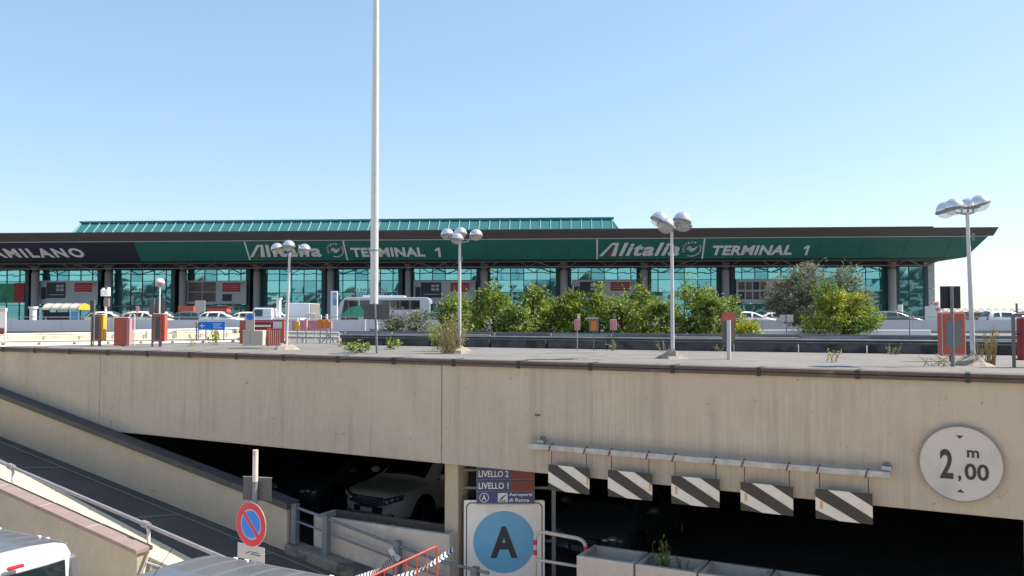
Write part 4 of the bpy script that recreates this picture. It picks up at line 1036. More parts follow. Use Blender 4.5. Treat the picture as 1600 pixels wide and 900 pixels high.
# whitish lane rails at the left
t = thing('guardrail', 'bright whitened triple guardrail running across the left of the road', 'guardrail', onroad(0, 538))
for (xa, ya, xb, yb, z0, z1, tip) in ((-60, 537, 372, 527, .20, .34, 1), (-60, 541, 374, 535, .08, .17, 1), (200, 533, 376, 525, .36, .44, 0)):
    p, q = onroad(xa, ya), onroad(xb, yb); q.y = min(q.y, p.y + 9)
    d = (q - p).normalized(); nr = Vector((d.y, -d.x, 0))
    g = MB(); wprof(g, flat(p), flat(q), DECK + z0, DECK + z1, nr); g.build('beam', 'wbeamw', t, world=True)
    for k in range(1, 9):
        a = p.lerp(q, k / 8.3); g = MB(); g.ob(a + Vector((0, .07, 0)), (.09, 0, 0), (0, .09, 0), (0, 0, z1 - .02)); g.build('post', 'concw', t, world=True)
    MB().tube([q - d * .02 + UP * ((z0 + z1) / 2 - .06), q - d * .02 + UP * ((z0 + z1) / 2 + .06)], .07, 10).build('end_cap', 'galvd', t, world=True, smooth=True)
pa, pb = onroad(440, 535), onroad(530, 537)
t = thing('guardrail', 'short whitened guardrail piece beside the orange lamp posts', 'guardrail', pa)
for z0, z1 in ((.30, .42), (.14, .26)):
    g = MB(); wprof(g, flat(pa), flat(pb), DECK + z0, DECK + z1, Vector((0, -1, 0))); g.build('beam', 'wbeamw', t, world=True)
for k in (0.08, .35, .65, .95):
    a = pa.lerp(pb, k); MB().ob(a + Vector((0, .07, 0)), (.08, 0, 0), (0, .08, 0), (0, 0, .4)).build('post', 'concw', t, world=True)
a = pa.lerp(pb, .82); MB().tube([a + Vector((-.25, -.2, 0)), a + Vector((0, -.05, .3)), a + Vector((.3, -.2, 0))], .03, 6).build('bent_stay', 'galv', t, world=True)
# pale low kerb wall under the lane rails
a, b = onroad(-80, 533), onroad(380, 527)
t = thing('low_lane_wall', 'pale low kerb wall behind the whitened guardrail', 'wall', a); d = b - a; d.z = 0
MB().ob(a + Vector((0, .8, 0)), d, Vector((0, .5, 0)), UP * .16).build('wall_body', 'cream', t, world=True, bev=.02)

a, b, c, d = onroad(-300, 523), onroad(440, 521.5), onroad(452, 533), onroad(-300, 548)
o = sheet('pavement', [v + UP * .012 for v in (d, c, b, a)], 'palep')
# red booth frame, block, blue sign and orange lights
Yb = 25.0
def bx(mb, x0, x1, y0, y1, dep=.06, yo=0.):
    a, b = P(x0, y0, Yb), P(x1, y1, Yb); return mb.box(((a.x + b.x) / 2, Yb + dep / 2 + yo, (a.z + b.z) / 2), (b.x - a.x, dep, a.z - b.z))
t = thing('red_gate', 'red painted steel gate frame with mesh left of the leaning lamp', 'gate', Vector((P(420, 500, Yb).x, Yb, DECK)))
for x in (418.5, 442): bx(MB(), x - 1.6, x + 1.6, 499 if x > 430 else 512, 541).build('post', 'cab', t, world=True)
bx(MB(), 420, 440, 513, 540, .02).build('mesh_panel', 'cab', t, world=True)
g = MB()
for k in range(6): a, b = P(421 + k * 3.3, 516, Yb), P(421 + k * 3.3, 539, Yb); g.box((a.x, Yb - .01, (a.z + b.z) / 2), (.018, .018, a.z - b.z))
g.build('bars', 'pinkpole', t, world=True)
bx(MB(), 370, 445, 500, 502.5, .08, .5).build('top_rail', 'cabd', t, world=True); bx(MB(), 446.5, 504, 501, 517, .03, .7).build('back_panel', 'pink', t, world=True)
bx(MB(), 370, 418, 503, 516, .03, .55).build('back_panel', 'cabd', t, world=True); bx(MB(), 367, 377, 500, 538, .05, .45).build('slanted_leg', 'cab', t, world=True)
bx(MB(), 386, 416, 508, 511, .03, .4).build('white_rail', 'whitep', t, world=True)
t = thing('concrete_block', 'pale concrete block between the guardrail end and the red gate', 'block', Vector((P(400, 500, Yb).x, Yb - .3, DECK)))
for (l, r) in ((385, 396), (396.6, 416)): bx(MB(), l, r, 516, 539, .5, -.35).build('block', 'concw', t, world=True, bev=.01)
t = thing('round_blue_sign', 'round blue sign on a pale plate above the concrete block', 'sign', Vector((P(398, 500, Yb).x, Yb - .45, DECK)))
bx(MB(), 391.5, 404.5, 489, 517, .03, -.45).build('plate', 'concw', t, world=True)
c = P(398, 495, Yb); g = MB(); disc(g, Vector((c.x, Yb - .455, c.z)), XV, UP, .095, .01, 24); g.build('disc', 'blue', t, world=True)
t = thing('direction_sign', 'blue direction sign with a white left arrow beyond the whitened guardrail', 'sign', Vector((P(330, 500, 26).x, 26, DECK)))
Yb = 26.0
bx(MB(), 310, 351, 503, 515, .03).build('board', 'blue', t, world=True)
g = MB(); c = P(316, 509, Yb); F = lambda x, y, d: Vector((c.x + x, Yb - .002 - d, c.z + y))
g.prism([(-.07, 0), (.0, .07), (.03, .07), (-.02, .015), (.09, .015), (.09, -.015), (-.02, -.015), (.03, -.07), (.0, -.07)], F, .005); g.build('arrow', 'whitep', t, world=True)
g = MB(); [bx(g, 333, x, y, y + 1.2, .006, -.004) for x, y in ((346, 505.5), (344, 508.5), (347, 511.5))]; g.build('lettering', 'whitep', t, world=True)
for x in (309, 321, 349): bx(MB(), x - .5, x + .5, 500, 532, .03, .035).build('post', 'galv', t, world=True)
t = thing('small_lamp_post', 'short post with a pale yellow lamp left of the blue direction sign', 'lamp post', Vector((P(306.5, 500, 26).x, 26, DECK)))
bx(MB(), 304.5, 308.5, 502, 509, .08).build('lamp_box', 'yellow', t, world=True, bev=.01); bx(MB(), 306, 307.2, 509, 533, .03).build('post', 'galvd', t, world=True)
Yb = 24.5
for i, (x, w_, y0, y1, m_, cap) in enumerate([(464, 6, 502, 516, 'yellow', 497), (477.5, 3.4, 498, 512, 'pink', 498), (500, 8, 499, 513, 'orange', 492), (510, 7, 499, 513, 'orange', 491), (516, 4, 502, 515, 'pink', 502)]):
    t = thing('barrier_light', ['yellow box light with a white cap, leftmost above the short guardrail', 'slim pink marker box between the yellow and orange box lights', 'larger orange box light with white cap, left of its twin', 'orange box light with the tallest white cap, right of its twin', 'short pink box at the right end of the row of box lights'][i], 'light', Vector((P(x, 500, Yb).x, Yb, DECK)))
    bx(MB(), x - w_ / 2, x + w_ / 2, y0, y1, .12).build('box', m_, t, world=True, bev=.01)
    bx(MB(), x - .7, x + .7, y1, 537, .03, .03).build('post', 'galv', t, world=True)
    if cap < y0: bx(MB(), x - w_ * .22, x + w_ * .22, cap, y0, .06, .02).build('cap', 'whitep', t, world=True, bev=.01)
t = thing('camera_post', 'thin white post with a flat white box behind the box lights', 'post', Vector((P(492, 500, 26).x, 26, DECK))); Yb = 26
bx(MB(), 491.4, 492.8, 490, 530, .03).build('post', 'pole', t, world=True); bx(MB(), 477, 491, 489, 494, .12).build('box', 'whitep', t, world=True, bev=.01)
# boxes at the guardrail in the middle
Yb = 21.5
for i, (x, l, r, y0, y1, m_, m2) in enumerate([(902.5, 898, 906.5, 499, 516, 'pink', 'concw'), (928, 921, 935, 498, 518, 'brownp', 'orange'), (958.5, 954, 963.5, 499, 516, 'pink', 'brownp')]):
    t = thing('meter_box', ['slim pink box on a pale post at the guardrail, left of the orange-fronted box', 'wider box with orange front standing at the guardrail between two pink ones', 'slim pink box at the guardrail right of the orange-fronted box'][i], 'box', Vector((P(x, 500, Yb).x, Yb, DECK)))
    bx(MB(), l, r, y0, y1, .14).build('housing', m_, t, world=True, bev=.01)
    bx(MB(), l + 2, r - 3, y0 + 3, y1 - 2, .012, -.013).build('front', m2 if i == 1 else 'pink', t, world=True)
    bx(MB(), x - .8, x + .8, y1, 548, .03, .04).build('post', 'signw' if i == 0 else 'galvd', t, world=True)
    if i != 1: bx(MB(), x, x + 4.5, y0 - 9, y0 - 1, .05, .06).build('small_plate', 'brownp' if i else 'pinkpole', t, world=True); bx(MB(), x + 1.7, x + 2.9, y0 - 1, y0 + 3, .03, .145).build('bracket', 'galvd', t, world=True)
    else: bx(MB(), l - .8, r + .8, y0 - 1.8, y0 - .3, .17, -.01).build('lid', 'pinkpole', t, world=True)
# little camera on pole right
p, zt = sgnpole(1421, 27, 485); t = thing('camera_post', 'thin pole with small round camera in front of the terminal end', 'post', p)
MB().tube([(0, 0, 0), (0, 0, zt - DECK)], .018, 8).build('pole', 'galvd', t); MB().ball((-.02, -.02, zt - DECK + .04), .055, 1, 10, 6).build('camera', 'dgrey', t, smooth=True)
p, zt = sgnpole(165, 46, 478); t = thing('camera_post', 'white pole carrying a boxy white camera head near the second facade column', 'post', p)
MB().tube([(0, 0, 0), (0, 0, zt - DECK)], .06, 8).build('pole', 'whitep', t); MB().box((.05, .0, zt - DECK + .2), (.26, .2, .45)).build('brown_box', 'brownp', t)
g = MB(); g.box((0, -.05, zt - DECK + .72), (.42, .3, .36)); g.box((.14, 0, zt - DECK + .95), (.12, .2, .16)); g.box((-.15, 0, zt - DECK + .93), (.1, .2, .12)); g.build('camera_head', 'whitep', t, bev=.03)

# ---------------------------------------------------------------- far parapet
YP = 50.0
t = thing('far_parapet', 'long blue-grey parapet with thin steel railing in front of the terminal road', 'parapet', (0, YP, DECK))
zt = P(800, 500.5, YP).z; zm = P(800, 517, YP).z
for i in range(-16, 22):
    x = i * 3.0; MB().box((x + 1.5, YP, (zt + zm) / 2 + .02), (2.985, .25, zt - zm)).build('wall_panel', 'parap', t, world=True)
MB().box((9, YP + .02, (DECK + zm) / 2), (114, .21, zm - DECK)).build('foot', 'parapb', t, world=True)
g = MB(); g.box((9, YP, zt + .20), (114, .05, .05)); ra = g.build('top_rail', 'galv', t, world=True)
for i in range(-24, 34): MB().box((i * 2.0, YP, zt + .1), (.045, .045, .2)).build('rail_post', 'galv', ra, world=True)
t = thing('white_kerb_wall', 'low bright white wall strip beside the yellow-green tree', 'wall', (P(1300, 515, 36).x, 36, DECK))
a, b = P(1160, 515, 38), P(1455, 520, 38); MB().ob((a.x, 38, DECK), (b.x - a.x, 0, 0), (0, .3, 0), (0, 0, .36)).build('wall_body', 'whitep', t, world=True, bev=.02)

# ---------------------------------------------------------------- traffic beyond the parapet
cars = [(176, 66, 'silver', 1), (207, 66, 'darkcar', 0), (232, 64, 'silver', 1), (262, 66, 'vanw', 1), (283, 66, 'darkcar', 0), (292, 72, 'vanw', 0), (350, 66, 'vanw', 1), (375, 70, 'silver', 0), (440, 72, 'silver', 1), (1175, 66, 'vanw', 1), (1200, 72, 'silver', 0), (1400, 62, 'darkcar', 1), (1578, 60, 'vanw', 1), (700, 72, 'darkcar', 1), (800, 70, 'vanw', 0), (860, 72, 'silver', 1)]
lab = ['silver car roof right of the bus shelter beyond the parapet', 'dark car roof just left of the globe lamp pole', 'pale silver car under the globe lamp, beyond the parapet',
       'white car right of the globe lamp, beyond the parapet', 'dark car between white cars right of the globe lamp', 'white car with upright rear near the portrait banner', 'white car above the blue direction sign, beyond the parapet',
       'silver car at the left of the white pickup truck', 'silver car between the white pickup truck and the white box trailer', 'white car left of the grey-green tree, beyond the parapet', 'silver car half hidden behind the grey-green tree', 'black car beyond the parapet under the terminal right end',
       'white car at the far right beyond the parapet', 'dark car glimpsed through the hedge right of the coach', 'white car glimpsed through the hedge at the centre', 'silver car glimpsed through the hedge left of the pink box']
proto = None
for (px, Y, pa, fl), lb in zip(cars, lab):
    q = P(px, 500, Y)
    c = dup(hatch, (q.x, Y, DECK + .004), 0 if fl else PI, lb, 'cars passing in front of the terminal', 1.0, recolor={'dark_grey_car_paint': pa, 'dark_blue_sign_face': 'whitep'})
q = P(410, 500, 64); t = thing('pickup_truck', 'white light truck with cab windows left of the leaning lamp', 'truck', (q.x, 64, DECK), group=None)
MB().hexa([(-.75, -.9, .5), (1.0, -.9, .5), (1.0, .9, .5), (-.75, .9, .5), (-.45, -.75, 1.68), (.95, -.75, 1.68), (.95, .75, 1.68), (-.45, .75, 1.68)]).build('cab', 'vanw', t, bev=.08)
for s_ in (-1, 1): MB().hexa([(-.5, s_ * .86, 1.05), (.25, s_ * .86, 1.05), (.25, s_ * .845, 1.05), (-.5, s_ * .845, 1.05), (-.33, s_ * .80, 1.55), (.25, s_ * .80, 1.55), (.25, s_ * .76, 1.55), (-.33, s_ * .76, 1.55)]).build('side_window', 'glass', t)
MB().box((2.1, 0, .75), (2.1, 1.8, .35)).build('load_bed', 'vanw', t, bev=.03); MB().box((1.25, 0, 1.5), (.25, .5, 1.7)).build('exhaust_tower', 'whitep', t, bev=.03); MB().box((1.1, 0, 2.4), (.7, .5, .12)).build('roof_bar', 'whitep', t)
MB().box((-.9, 0, .65), (.5, 1.7, .5)).build('bonnet', 'vanw', t, bev=.08)
for x in (-.55, 2.4):
    for y in (.85, -.85): wheel(t, x, y, .33)
q = P(473, 500, 68); t = thing('box_trailer', 'plain white box trailer right of the leaning lamp pole', 'trailer', (q.x, 68, DECK))
MB().box((0, 0, 1.25), (1.95, 3.4, 1.7)).build('box', 'vanw', t, bev=.04); MB().box((1.0, 0, 1.25), (.06, 3.2, 1.6)).build('edge_trim', 'mgrey', t)
for x in (-.8, .8): wheel(t, x, .9, .33)
# coach
Yc = 84; a, b = P(527, 465, Yc), P(674, 465, Yc); Lc = b.x - a.x; Hc = a.z - DECK
t = thing('coach', 'long silver-white coach with dark windows parked behind the bushes', 'bus', ((a.x + b.x) / 2, Yc, DECK))
prof = [(0, .35), (.05, 1.0), (.55, Hc - .5), (.95, Hc - .08), (1.6, Hc), (Lc - .35, Hc), (Lc - .05, Hc - .2), (Lc, Hc - .6), (Lc, .35)]
MB().prism([(x - Lc / 2, z) for x, z in prof], lambda x, y, d: Vector((x, -1.25 + d, y)), 2.5).build('body', 'busw', t, bev=.06)
zs0, zs1 = P(600, 484, Yc).z - DECK, P(600, 469.5, Yc).z - DECK
for k in range(6):
    x0 = -Lc / 2 + 2.5 + k * (Lc - 3.5) / 6; MB().box((x0 + (Lc - 3.5) / 12, -1.262, (zs0 + zs1) / 2), ((Lc - 3.5) / 6 - .05, .02, zs1 - zs0)).build('side_window', 'glass', t)
MB().prism([(.62 - Lc / 2, zs0 - 1.0), (.98 - Lc / 2, zs1), (2.35 - Lc / 2, zs1), (2.35 - Lc / 2, zs0 - 1.0)], lambda x, y, d: Vector((x, -1.275 + d, y)), .02).build('driver_window', 'glass', t)
MB().hexa([(.03 - Lc / 2, -1.1, 1.0), (.05 - Lc / 2, -1.1, 1.0), (.05 - Lc / 2, 1.1, 1.0), (.03 - Lc / 2, 1.1, 1.0), (.50 - Lc / 2, -1.1, Hc - .55), (.56 - Lc / 2, -1.1, Hc - .55), (.56 - Lc / 2, 1.1, Hc - .55), (.50 - Lc / 2, 1.1, Hc - .55)]).build('windscreen', 'glass', t)
MB().box((-Lc / 2 + 4.8, 0, Hc + .09), (4.2, 1.6, .2)).build('roof_unit', 'vanw', t, bev=.05)
MB().prism([(.4 - Lc / 2, 1.0), (1.6 - Lc / 2, 2.0), (2.6 - Lc / 2, 2.15), (3.3 - Lc / 2, 1.0)], lambda x, y, d: Vector((x, -1.29 + d, y)), .012).build('side_graphic', 'fgreen', t)
for x in (-Lc / 2 + 2.0, Lc / 2 - 2.8): wheel(t, x, -1.2, .48)
MB().box((-Lc / 2 - .05, -1.35, Hc - .7), (.12, .2, .5)).build('mirror', 'black', t, bev=.03)
for x in (Lc / 2 + .01,): MB().box((x, 0, 1.9), (.03, 1.9, .9)).build('rear_window', 'glass', t)
# bus shelter, pillar, totem, kiosks
Ys = 66; a, b = P(77, 472, Ys), P(132, 472, Ys); w_ = b.x - a.x; zt = P(100, 472, Ys).z - DECK
t = thing('bus_shelter', 'curved translucent bus shelter with yellow and blue end panel', 'shelter', (a.x, Ys, DECK))
arc = [(math.cos(R(q)) * 1.0, math.sin(R(q)) * .5 + zt - .62) for q in range(0, 181, 15)]
g = MB(); 
for (y0, z0), (y1, z1) in zip(arc, arc[1:]): g.hexa([(0, y0, z0), (w_, y0, z0), (w_, y1, z1), (0, y1, z1), (0, y0 * .97, z0 - .02), (w_, y0 * .97, z0 - .02), (w_, y1 * .97, z1 - .02), (0, y1 * .97, z1 - .02)])
rf = g.build('roof', 'concw', t); g = MB()
for k in range(5): g.tube([(k * w_ / 4, y * 1.01, z + .01) for y, z in arc], .035, 6)
g.build('roof_rib', 'galvd', rf)
MB().prism([(0.97 * y, z) for y, z in arc], lambda x, y, d: Vector((w_ + .01 + d, x, y)), .04).build('yellow_gable', 'yellow', t); 
MB().ob((w_ - .55, -1.0, 0), (.6, 0, 0), (0, .05, 0), (0, 0, zt - .75)).build('blue_panel', 'bluep', t)
MB().ob((.1, -.9, .3), (w_ - .8, 0, 0), (0, .04, 0), (0, 0, zt - 1.1)).build('back_glass', 'glass', t)
for x in (0.05, w_ - .05):
    for y in (-.95, .95): MB().tube([(x, y, 0), (x, y, zt - .75)], .05, 8).build('post', 'galvd', t)
p, zt = sgnpole(51.5, 62, 479); h = zt - DECK; t = thing('white_pillar', 'stout white round pillar with a wider cap left of the bus shelter', 'pillar', p)
MB().tube([(0, 0, 0), (0, 0, h - .15)], .24, 16).build('shaft', 'whitep', t, smooth=True); MB().tube([(0, 0, h - .149), (0, 0, h)], .33, 16).build('cap', 'whitep', t, smooth=True)
p, zt = sgnpole(522, 80, 455); h = zt - DECK; t = thing('totem_sign', 'tall slim white and blue totem sign left of the coach', 'sign', p)
MB().box((0, 0, h / 2), (.66, .3, h)).build('body', 'whitep', t, bev=.04); MB().box((.08, -.156, h * .78), (.36, .01, h * .34)).build('blue_field', 'bluep', t)
g = MB(); text(g, 'T1', Vector((-.06, -.163, h * .80)), XV * .28, UP * .32, .005, bold=.03); g.build('lettering', 'whitep', t)
p, zt = sgnpole(1407, 70, 476); h = zt - DECK; t = thing('white_pillar', 'slim white round pillar at the right end column of the terminal', 'pillar', p); MB().tube([(0, 0, 0), (0, 0, h)], .2, 16).build('shaft', 'whitep', t, smooth=True)
q = P(315, 494, 76); t = thing('information_kiosk', 'low red kiosk with a pale upright panel under the portrait banner', 'kiosk', (q.x, 76, DECK))
MB().box((0, 0, .95), (3.6, 1.2, 1.0)).build('counter', 'cabd', t); MB().box((.1, -.65, 1.7), (.9, .06, 1.6)).build('panel', 'concw', t); MB().box((-1.2, 0, 1.75), (1.4, 1.3, .5)).build('canopy', 'cab', t)
q = P(342, 494, 80); t = thing('information_kiosk', 'low red kiosk right of the pale upright panel', 'kiosk', (q.x, 80, DECK)); MB().box((0, 0, 1.1), (1.9, 1.2, 1.6)).build('counter', 'cab', t); MB().box((0, 0, 1.95), (2.1, 1.4, .1)).build('lid', 'cabd', t)
# far right horizon stuff
t = thing('far_wall', 'distant brown-grey boundary wall on the horizon at the right', 'wall', (P(1560, 490, 150).x, 150, DECK))
a, b = P(1466, 487, 150), P(1680, 487, 150); MB().ob((a.x, 150, DECK), (b.x - a.x + 30, 0, 0), (0, 1, 0), (0, 0, a.z - DECK)).build('wall_body', 'pcap', t, world=True)
g = MB(); x = a.x
while x < b.x + 20: g.tube([(x, 150, a.z), (x + .7, 150, a.z + .55)], .05, 4); g.tube([(x + .7, 150, a.z + .55), (x + 1.4, 150, a.z)], .05, 4); x += 1.4
g.build('wire_fence', 'galv', t, world=True)
a = P(1530, 487, 100); t = thing('low_shed', 'low dark trapezoid shed roof far behind the right street lamp', 'shed', (a.x, 100, DECK)); w_ = P(1574, 487, 100).x - a.x
MB().hexa([(.4, 0, .9), (w_ - .6, 0, .9), (w_ - .6, 3, .9), (.4, 3, .9), (0, -.3, 1.55), (w_, -.3, 1.75), (w_, 3, 1.75), (0, 3, 1.55)]).build('roof', 'dgrey', t); MB().box((w_ / 2, 1.5, .45), (w_ - 1.2, 2.4, .9)).build('wall', 'pcap', t)
p, zt = sgnpole(1465, 60, 472); t = thing('striped_barrier_arm', 'raised red and white barrier arm right of the terminal', 'barrier', p)
a, b = P(1462, 472, 60) - p, P(1472, 498, 60) - p
for k in range(6): MB().tube([a.lerp(b, k / 6), a.lerp(b, (k + 1) / 6)], .2, 8).build('arm_band', 'whitep' if k % 2 else 'pink', t)
MB().box((b.x, b.y, .5), (.5, .4, 1.0)).build('base', 'cab', t)
p, zt = sgnpole(1589, 90, 474); t = thing('thin_post', 'thin dark post on the horizon at the far right', 'post', p); MB().tube([(0, 0, 0), (0, 0, zt - DECK)], .12, 6).build('shaft', 'galvd', t)

# ================================================================== TERMINAL
T0 = P(10, 497, 107); T0.z = 0; T1 = P(1420, 497, 99.5); T1.z = 0
TU = (T1 - T0).normalized(); TV = Vector((TU.y, -TU.x, 0))
def TW(u, v, z):
    q = T0 + TU * u + TV * v; return Vector((q.x, q.y, z))
def UPX(px, v, py=440):         # facade coordinate seen at column px on the plane v
    r = Vector(ray(px, py)); o = T0 + TV * v
    k = (o.x * TV.x + o.y * TV.y) / (r.x * TV.x + r.y * TV.y); q = Vector((r.x * k, r.y * k, 0)); return (q - o).dot(TU)
def ZPX(px, py, v):
    r = Vector(ray(px, py)); o = T0 + TV * v
    k = (o.x * TV.x + o.y * TV.y) / (r.x * TV.x + r.y * TV.y); return EYE + r.z * k
ter = thing('terminal_building', 'long airport terminal with green sign fascia and teal glass bays', 'building', TW(55, 0, DECK))
def tb(mb, u0, u1, v0, v1, z0, z1): return mb.ob(TW(u0, v0, z0), TU * (u1 - u0), TV * (v1 - v0), UP * (z1 - z0))
UL, UR = -45, UPX(1460, 0)
GT = ZPX(700, 419.5, 0)
zfb = ZPX(700, 406, 8); zgt = ZPX(700, 374.5, 10); zrt = ZPX(700, 361, 10.7)
vb, vg, vr = 8.0, 9.9, 10.9
uE_b, uE_g, uE_r = UPX(1509, vb, 403), UPX(1544, vg, 371), UPX(1561, vr, 357)
# structure behind
g = MB(); tb(g, UL, UR - 3, -1.2, -30, DECK, zrt - .6); g.build('core', 'tdark', ter, world=True)
g = MB(); tb(g, UL, UR, -.3, -28, GT + .05, zrt - .4); g.build('upper_wall', 'tsof', ter, world=True)
# soffit
g = MB(); g.hexa([TW(UL, vb - .05, zfb), TW(uE_b - .1, vb - .05, zfb), TW(uE_b - .1, -30, zfb), TW(UL, -30, zfb), TW(UL, vb - .05, zfb + .3), TW(uE_b - .1, vb - .05, zfb + .3), TW(uE_b - .1, -30, zfb + .3), TW(UL, -30, zfb + .3)])
g.build('soffit', 'tsof', ter, world=True)
# fascia: leaning green sheet, navy at the left, brown band over it, side return
def lean(mb, u0a, u1a, u0b, u1b, v0, z0, v1, z1, th=.25):
    p = [TW(u0a, v0, z0), TW(u1a, v0, z0), TW(u1b, v1, z1), TW(u0b, v1, z1)]
    return mb.hexa([q - TV * th for q in p] + p)
un_b, un_t = UPX(221, vb, 407), UPX(208, vg, 376)
g = MB(); lean(g, un_b, uE_b, un_t, uE_g, vb, zfb, vg, zgt); fas = g.build('green_fascia', 'tgreen', ter, world=True)
g = MB(); lean(g, UL, un_b - .01, UL, un_t - .01, vb, zfb, vg, zgt); nav = g.build('navy_fascia', 'tnavy', ter, world=True)
g = MB(); lean(g, UL, uE_g + .5, UL, uE_r, vg + .1, zgt + .06, vr, zrt); g.build('roof_edge_band', 'tband', ter, world=True)
g = MB(); lean(g, UL, uE_g, UL, uE_g, vg + .06, zgt - .02, vg + .1, zgt + .055, .1); g.build('silver_trim', 'trim', ter, world=True)
# roof body + right return
g = MB(); g.hexa([TW(UL, vg - .3, zgt), TW(uE_g - .1, vg - .3, zgt), TW(uE_g - .1, -38, zgt), TW(UL, -38, zgt), TW(UL, vr - .3, zrt - .02), TW(uE_r - .05, vr - .3, zrt - .02), TW(uE_r - .05, -39, zrt - .02), TW(UL, -39, zrt - .02)]); g.build('roof', 'tband', ter, world=True)
g = MB(); g.hexa([TW(uE_b - 1, vb - .3, zfb + .01), TW(uE_b, vb - .26, zfb + .01), TW(uE_b, -36, zfb + .01), TW(uE_b - 1, -36, zfb + .01), TW(uE_b - 1, vg - .3, zgt - .01), TW(uE_g, vg - .26, zgt - .01), TW(uE_g, -38, zgt - .01), TW(uE_b - 1, -38, zgt - .01)]); g.build('side_fascia', 'tgreen', ter, world=True)
us = UPX(1458, vr - .5, 356); zz_ = ZPX(1440, 355.3, vr - .5); g = MB(); tb(g, UL, us, vr - .4, -20, zrt - .05, zrt + .17); g.build('roof_step', 'tband', ter, world=True)
# truss under the fascia
g = MB(); zl = zfb - .75
for v, z in ((6.5, zl), (6.5, zfb - .14)): tb(g, UL, uE_b - 3, v, v - .12, z - .05, z + .05)
u = UL + 1; 
while u < uE_b - 5:
    for v in (6.4,): g.tube([TW(u, v, zfb - .1), TW(u + 1.1, v - .3, zl), TW(u + 2.2, v, zfb - .1)], .055, 5)
    u += 4.6
u = UL + 2
while u < uE_b - 5: g.tube([TW(u, 6.9, zfb - .05), TW(u + 2, 5.6, zl - .05), TW(u + 4, 6.9, zfb - .05)], .09, 5); u += 13.9
g.build('canopy_truss', 'truss', ter, world=True)
# columns
cols = [(-75, -64), (46, 57), (161, 172), (278, 288), (394, 404.5), (509.5, 520), (632, 641), (750, 762), (875, 887), (1001, 1013), (1129, 1141), (1259, 1271), (1390, 1402.5)]
for a, b in cols:
    u0, u1 = UPX(a, 1.6), UPX(b, 1.6); r = (u1 - u0) / 2; c = TW((u0 + u1) / 2, 1.6 - r, 0)
    o = MB().tube([(c.x, c.y, DECK), (c.x, c.y, zfb - .9)], r, 18).build('column', 'tcol', ter, world=True, smooth=True)
    MB().tube([(c.x, c.y, zfb - .89), (c.x, c.y, zfb - .02)], [r * .7, r * 1.25], 14).build('column_head', 'truss', o, world=True, smooth=True)
# glass bays
bays = [(-60, 40, 0), (61, 153, 1), (176, 268, 0), (291, 385, 2), (407, 503, 0), (525, 623, 3), (645, 745, 1), (766, 869, 0), (892, 995, 4), (1017, 1120, 0), (1148, 1250, 5), (1274, 1385, 0), (1405, 1443, 6)]
rows = [DECK, ZPX(700, 476, 0), ZPX(700, 457, 0), ZPX(700, 438, 0), GT]
for a, b, kind in bays:
    u0, u1 = UPX(a, 0), UPX(b, 0); g = MB(); f = MB()
    cu = [u0, u0 + .55 * (u1 - u0) / 5] + [u0 + (u1 - u0) * (k + .55) / 5.0 for k in range(1, 5)] + [u1]
    if kind == 6: cu = [u0, u0 + (u1 - u0) * .40, u1]; rw = [rows[0], ZPX(1420, 478, 0), ZPX(1420, 458, 0), ZPX(1420, 437, 0), GT]
    else: rw = rows
    for i in range(len(cu) - 1):
        for j in range(len(rw) - 1):
            p = [TW(cu[i] + .03, 0, rw[j] + .03), TW(cu[i + 1] - .03, 0, rw[j] + .03), TW(cu[i + 1] - .03, 0, rw[j + 1] - .03), TW(cu[i] + .03, 0, rw[j + 1] - .03)]
            tx, ty = random.uniform(-.012, .012), random.uniform(-.008, .008)
            q = [p[0] + TV * (tx), p[1] + TV * (-tx + ty), p[2] + TV * (-tx - ty), p[3] + TV * tx]
            g.add(q, [(0, 1, 2, 3)])
    gl = g.build('glass_bay', 'tglass', ter, world=True)
    for c in cu: tb(f, c - .05, c + .05, -.02 if c not in (u0, u1) else 0, .06, DECK, GT)
    for z in rw[1:]: tb(f, u0, u1, -.03, .05, z - .035, z + .035)
    tb(f, u0 - .5, u0 - .055, -.3, .12, DECK, GT + .2); tb(f, u1 + .055, u1 + .5, -.3, .12, DECK, GT + .2)
    f.build('mullions', 'tdark', gl, world=True)
# doors of the ground storey
for a, b in ((61, 153), (291, 385), (645, 745), (892, 995), (176, 268), (407, 503)):
    g = MB(); tb(g, UPX(a + 3, 0), UPX(b - 3, 0), .08, .2, ZPX(a, 478, 0) - .2, ZPX(a, 478, 0)); g.build('door_lintel', 'mgrey', ter, world=True)
# end cladding
g = MB(); z1, z0 = ZPX(1450, 409, 0), ZPX(1450, 478, 0); n_ = 5
for k in range(n_):
    za, zb_ = z0 + (zfb - z0) * k / n_, z0 + (zfb - z0) * (k + 1) / n_; tb(g, UPX(1444, 0) + .02, UR, .1, -24, za + .015, zb_ - .015)
g.build('stone_end_wall', 'marble', ter, world=True)
g = MB(); tb(g, UPX(1444, .2) + .02, UR + .9, .25, -24, DECK, z0 - .02); g.build('white_plinth', 'whitep', ter, world=True)
# skylight
zb_ = zrt + .1; uA, uB = UPX(82, -17, 362), UPX(990, -17, 358); uC, uD = UPX(128, -23, 348), UPX(956, -23, 344); zt_ = ZPX(540, 345.5, -23)
sk = MB().hexa([TW(uA, -17, zb_), TW(uB, -17, zb_), TW(uB, -36, zb_), TW(uA, -36, zb_), TW(uC, -23, zt_), TW(uD, -23, zt_), TW(uD, -30, zt_), TW(uC, -30, zt_)]).build('skylight', 'rglass', ter, world=True)
g = MB(); nb = 54
for k in range(nb + 1):
    u = uC + (uD - uC) * k / nb; g.tube([TW(u, -16.94, zb_), TW(u, -22.95, zt_ + .04)], .07, 4)
for q in (.55,): g.tube([TW(uA + (uC - uA) * q, -17 - 6 * q + .06, zb_ + (zt_ - zb_) * q), TW(uB + (uD - uB) * q, -17 - 6 * q + .06, zb_ + (zt_ - zb_) * q)], .07, 4)
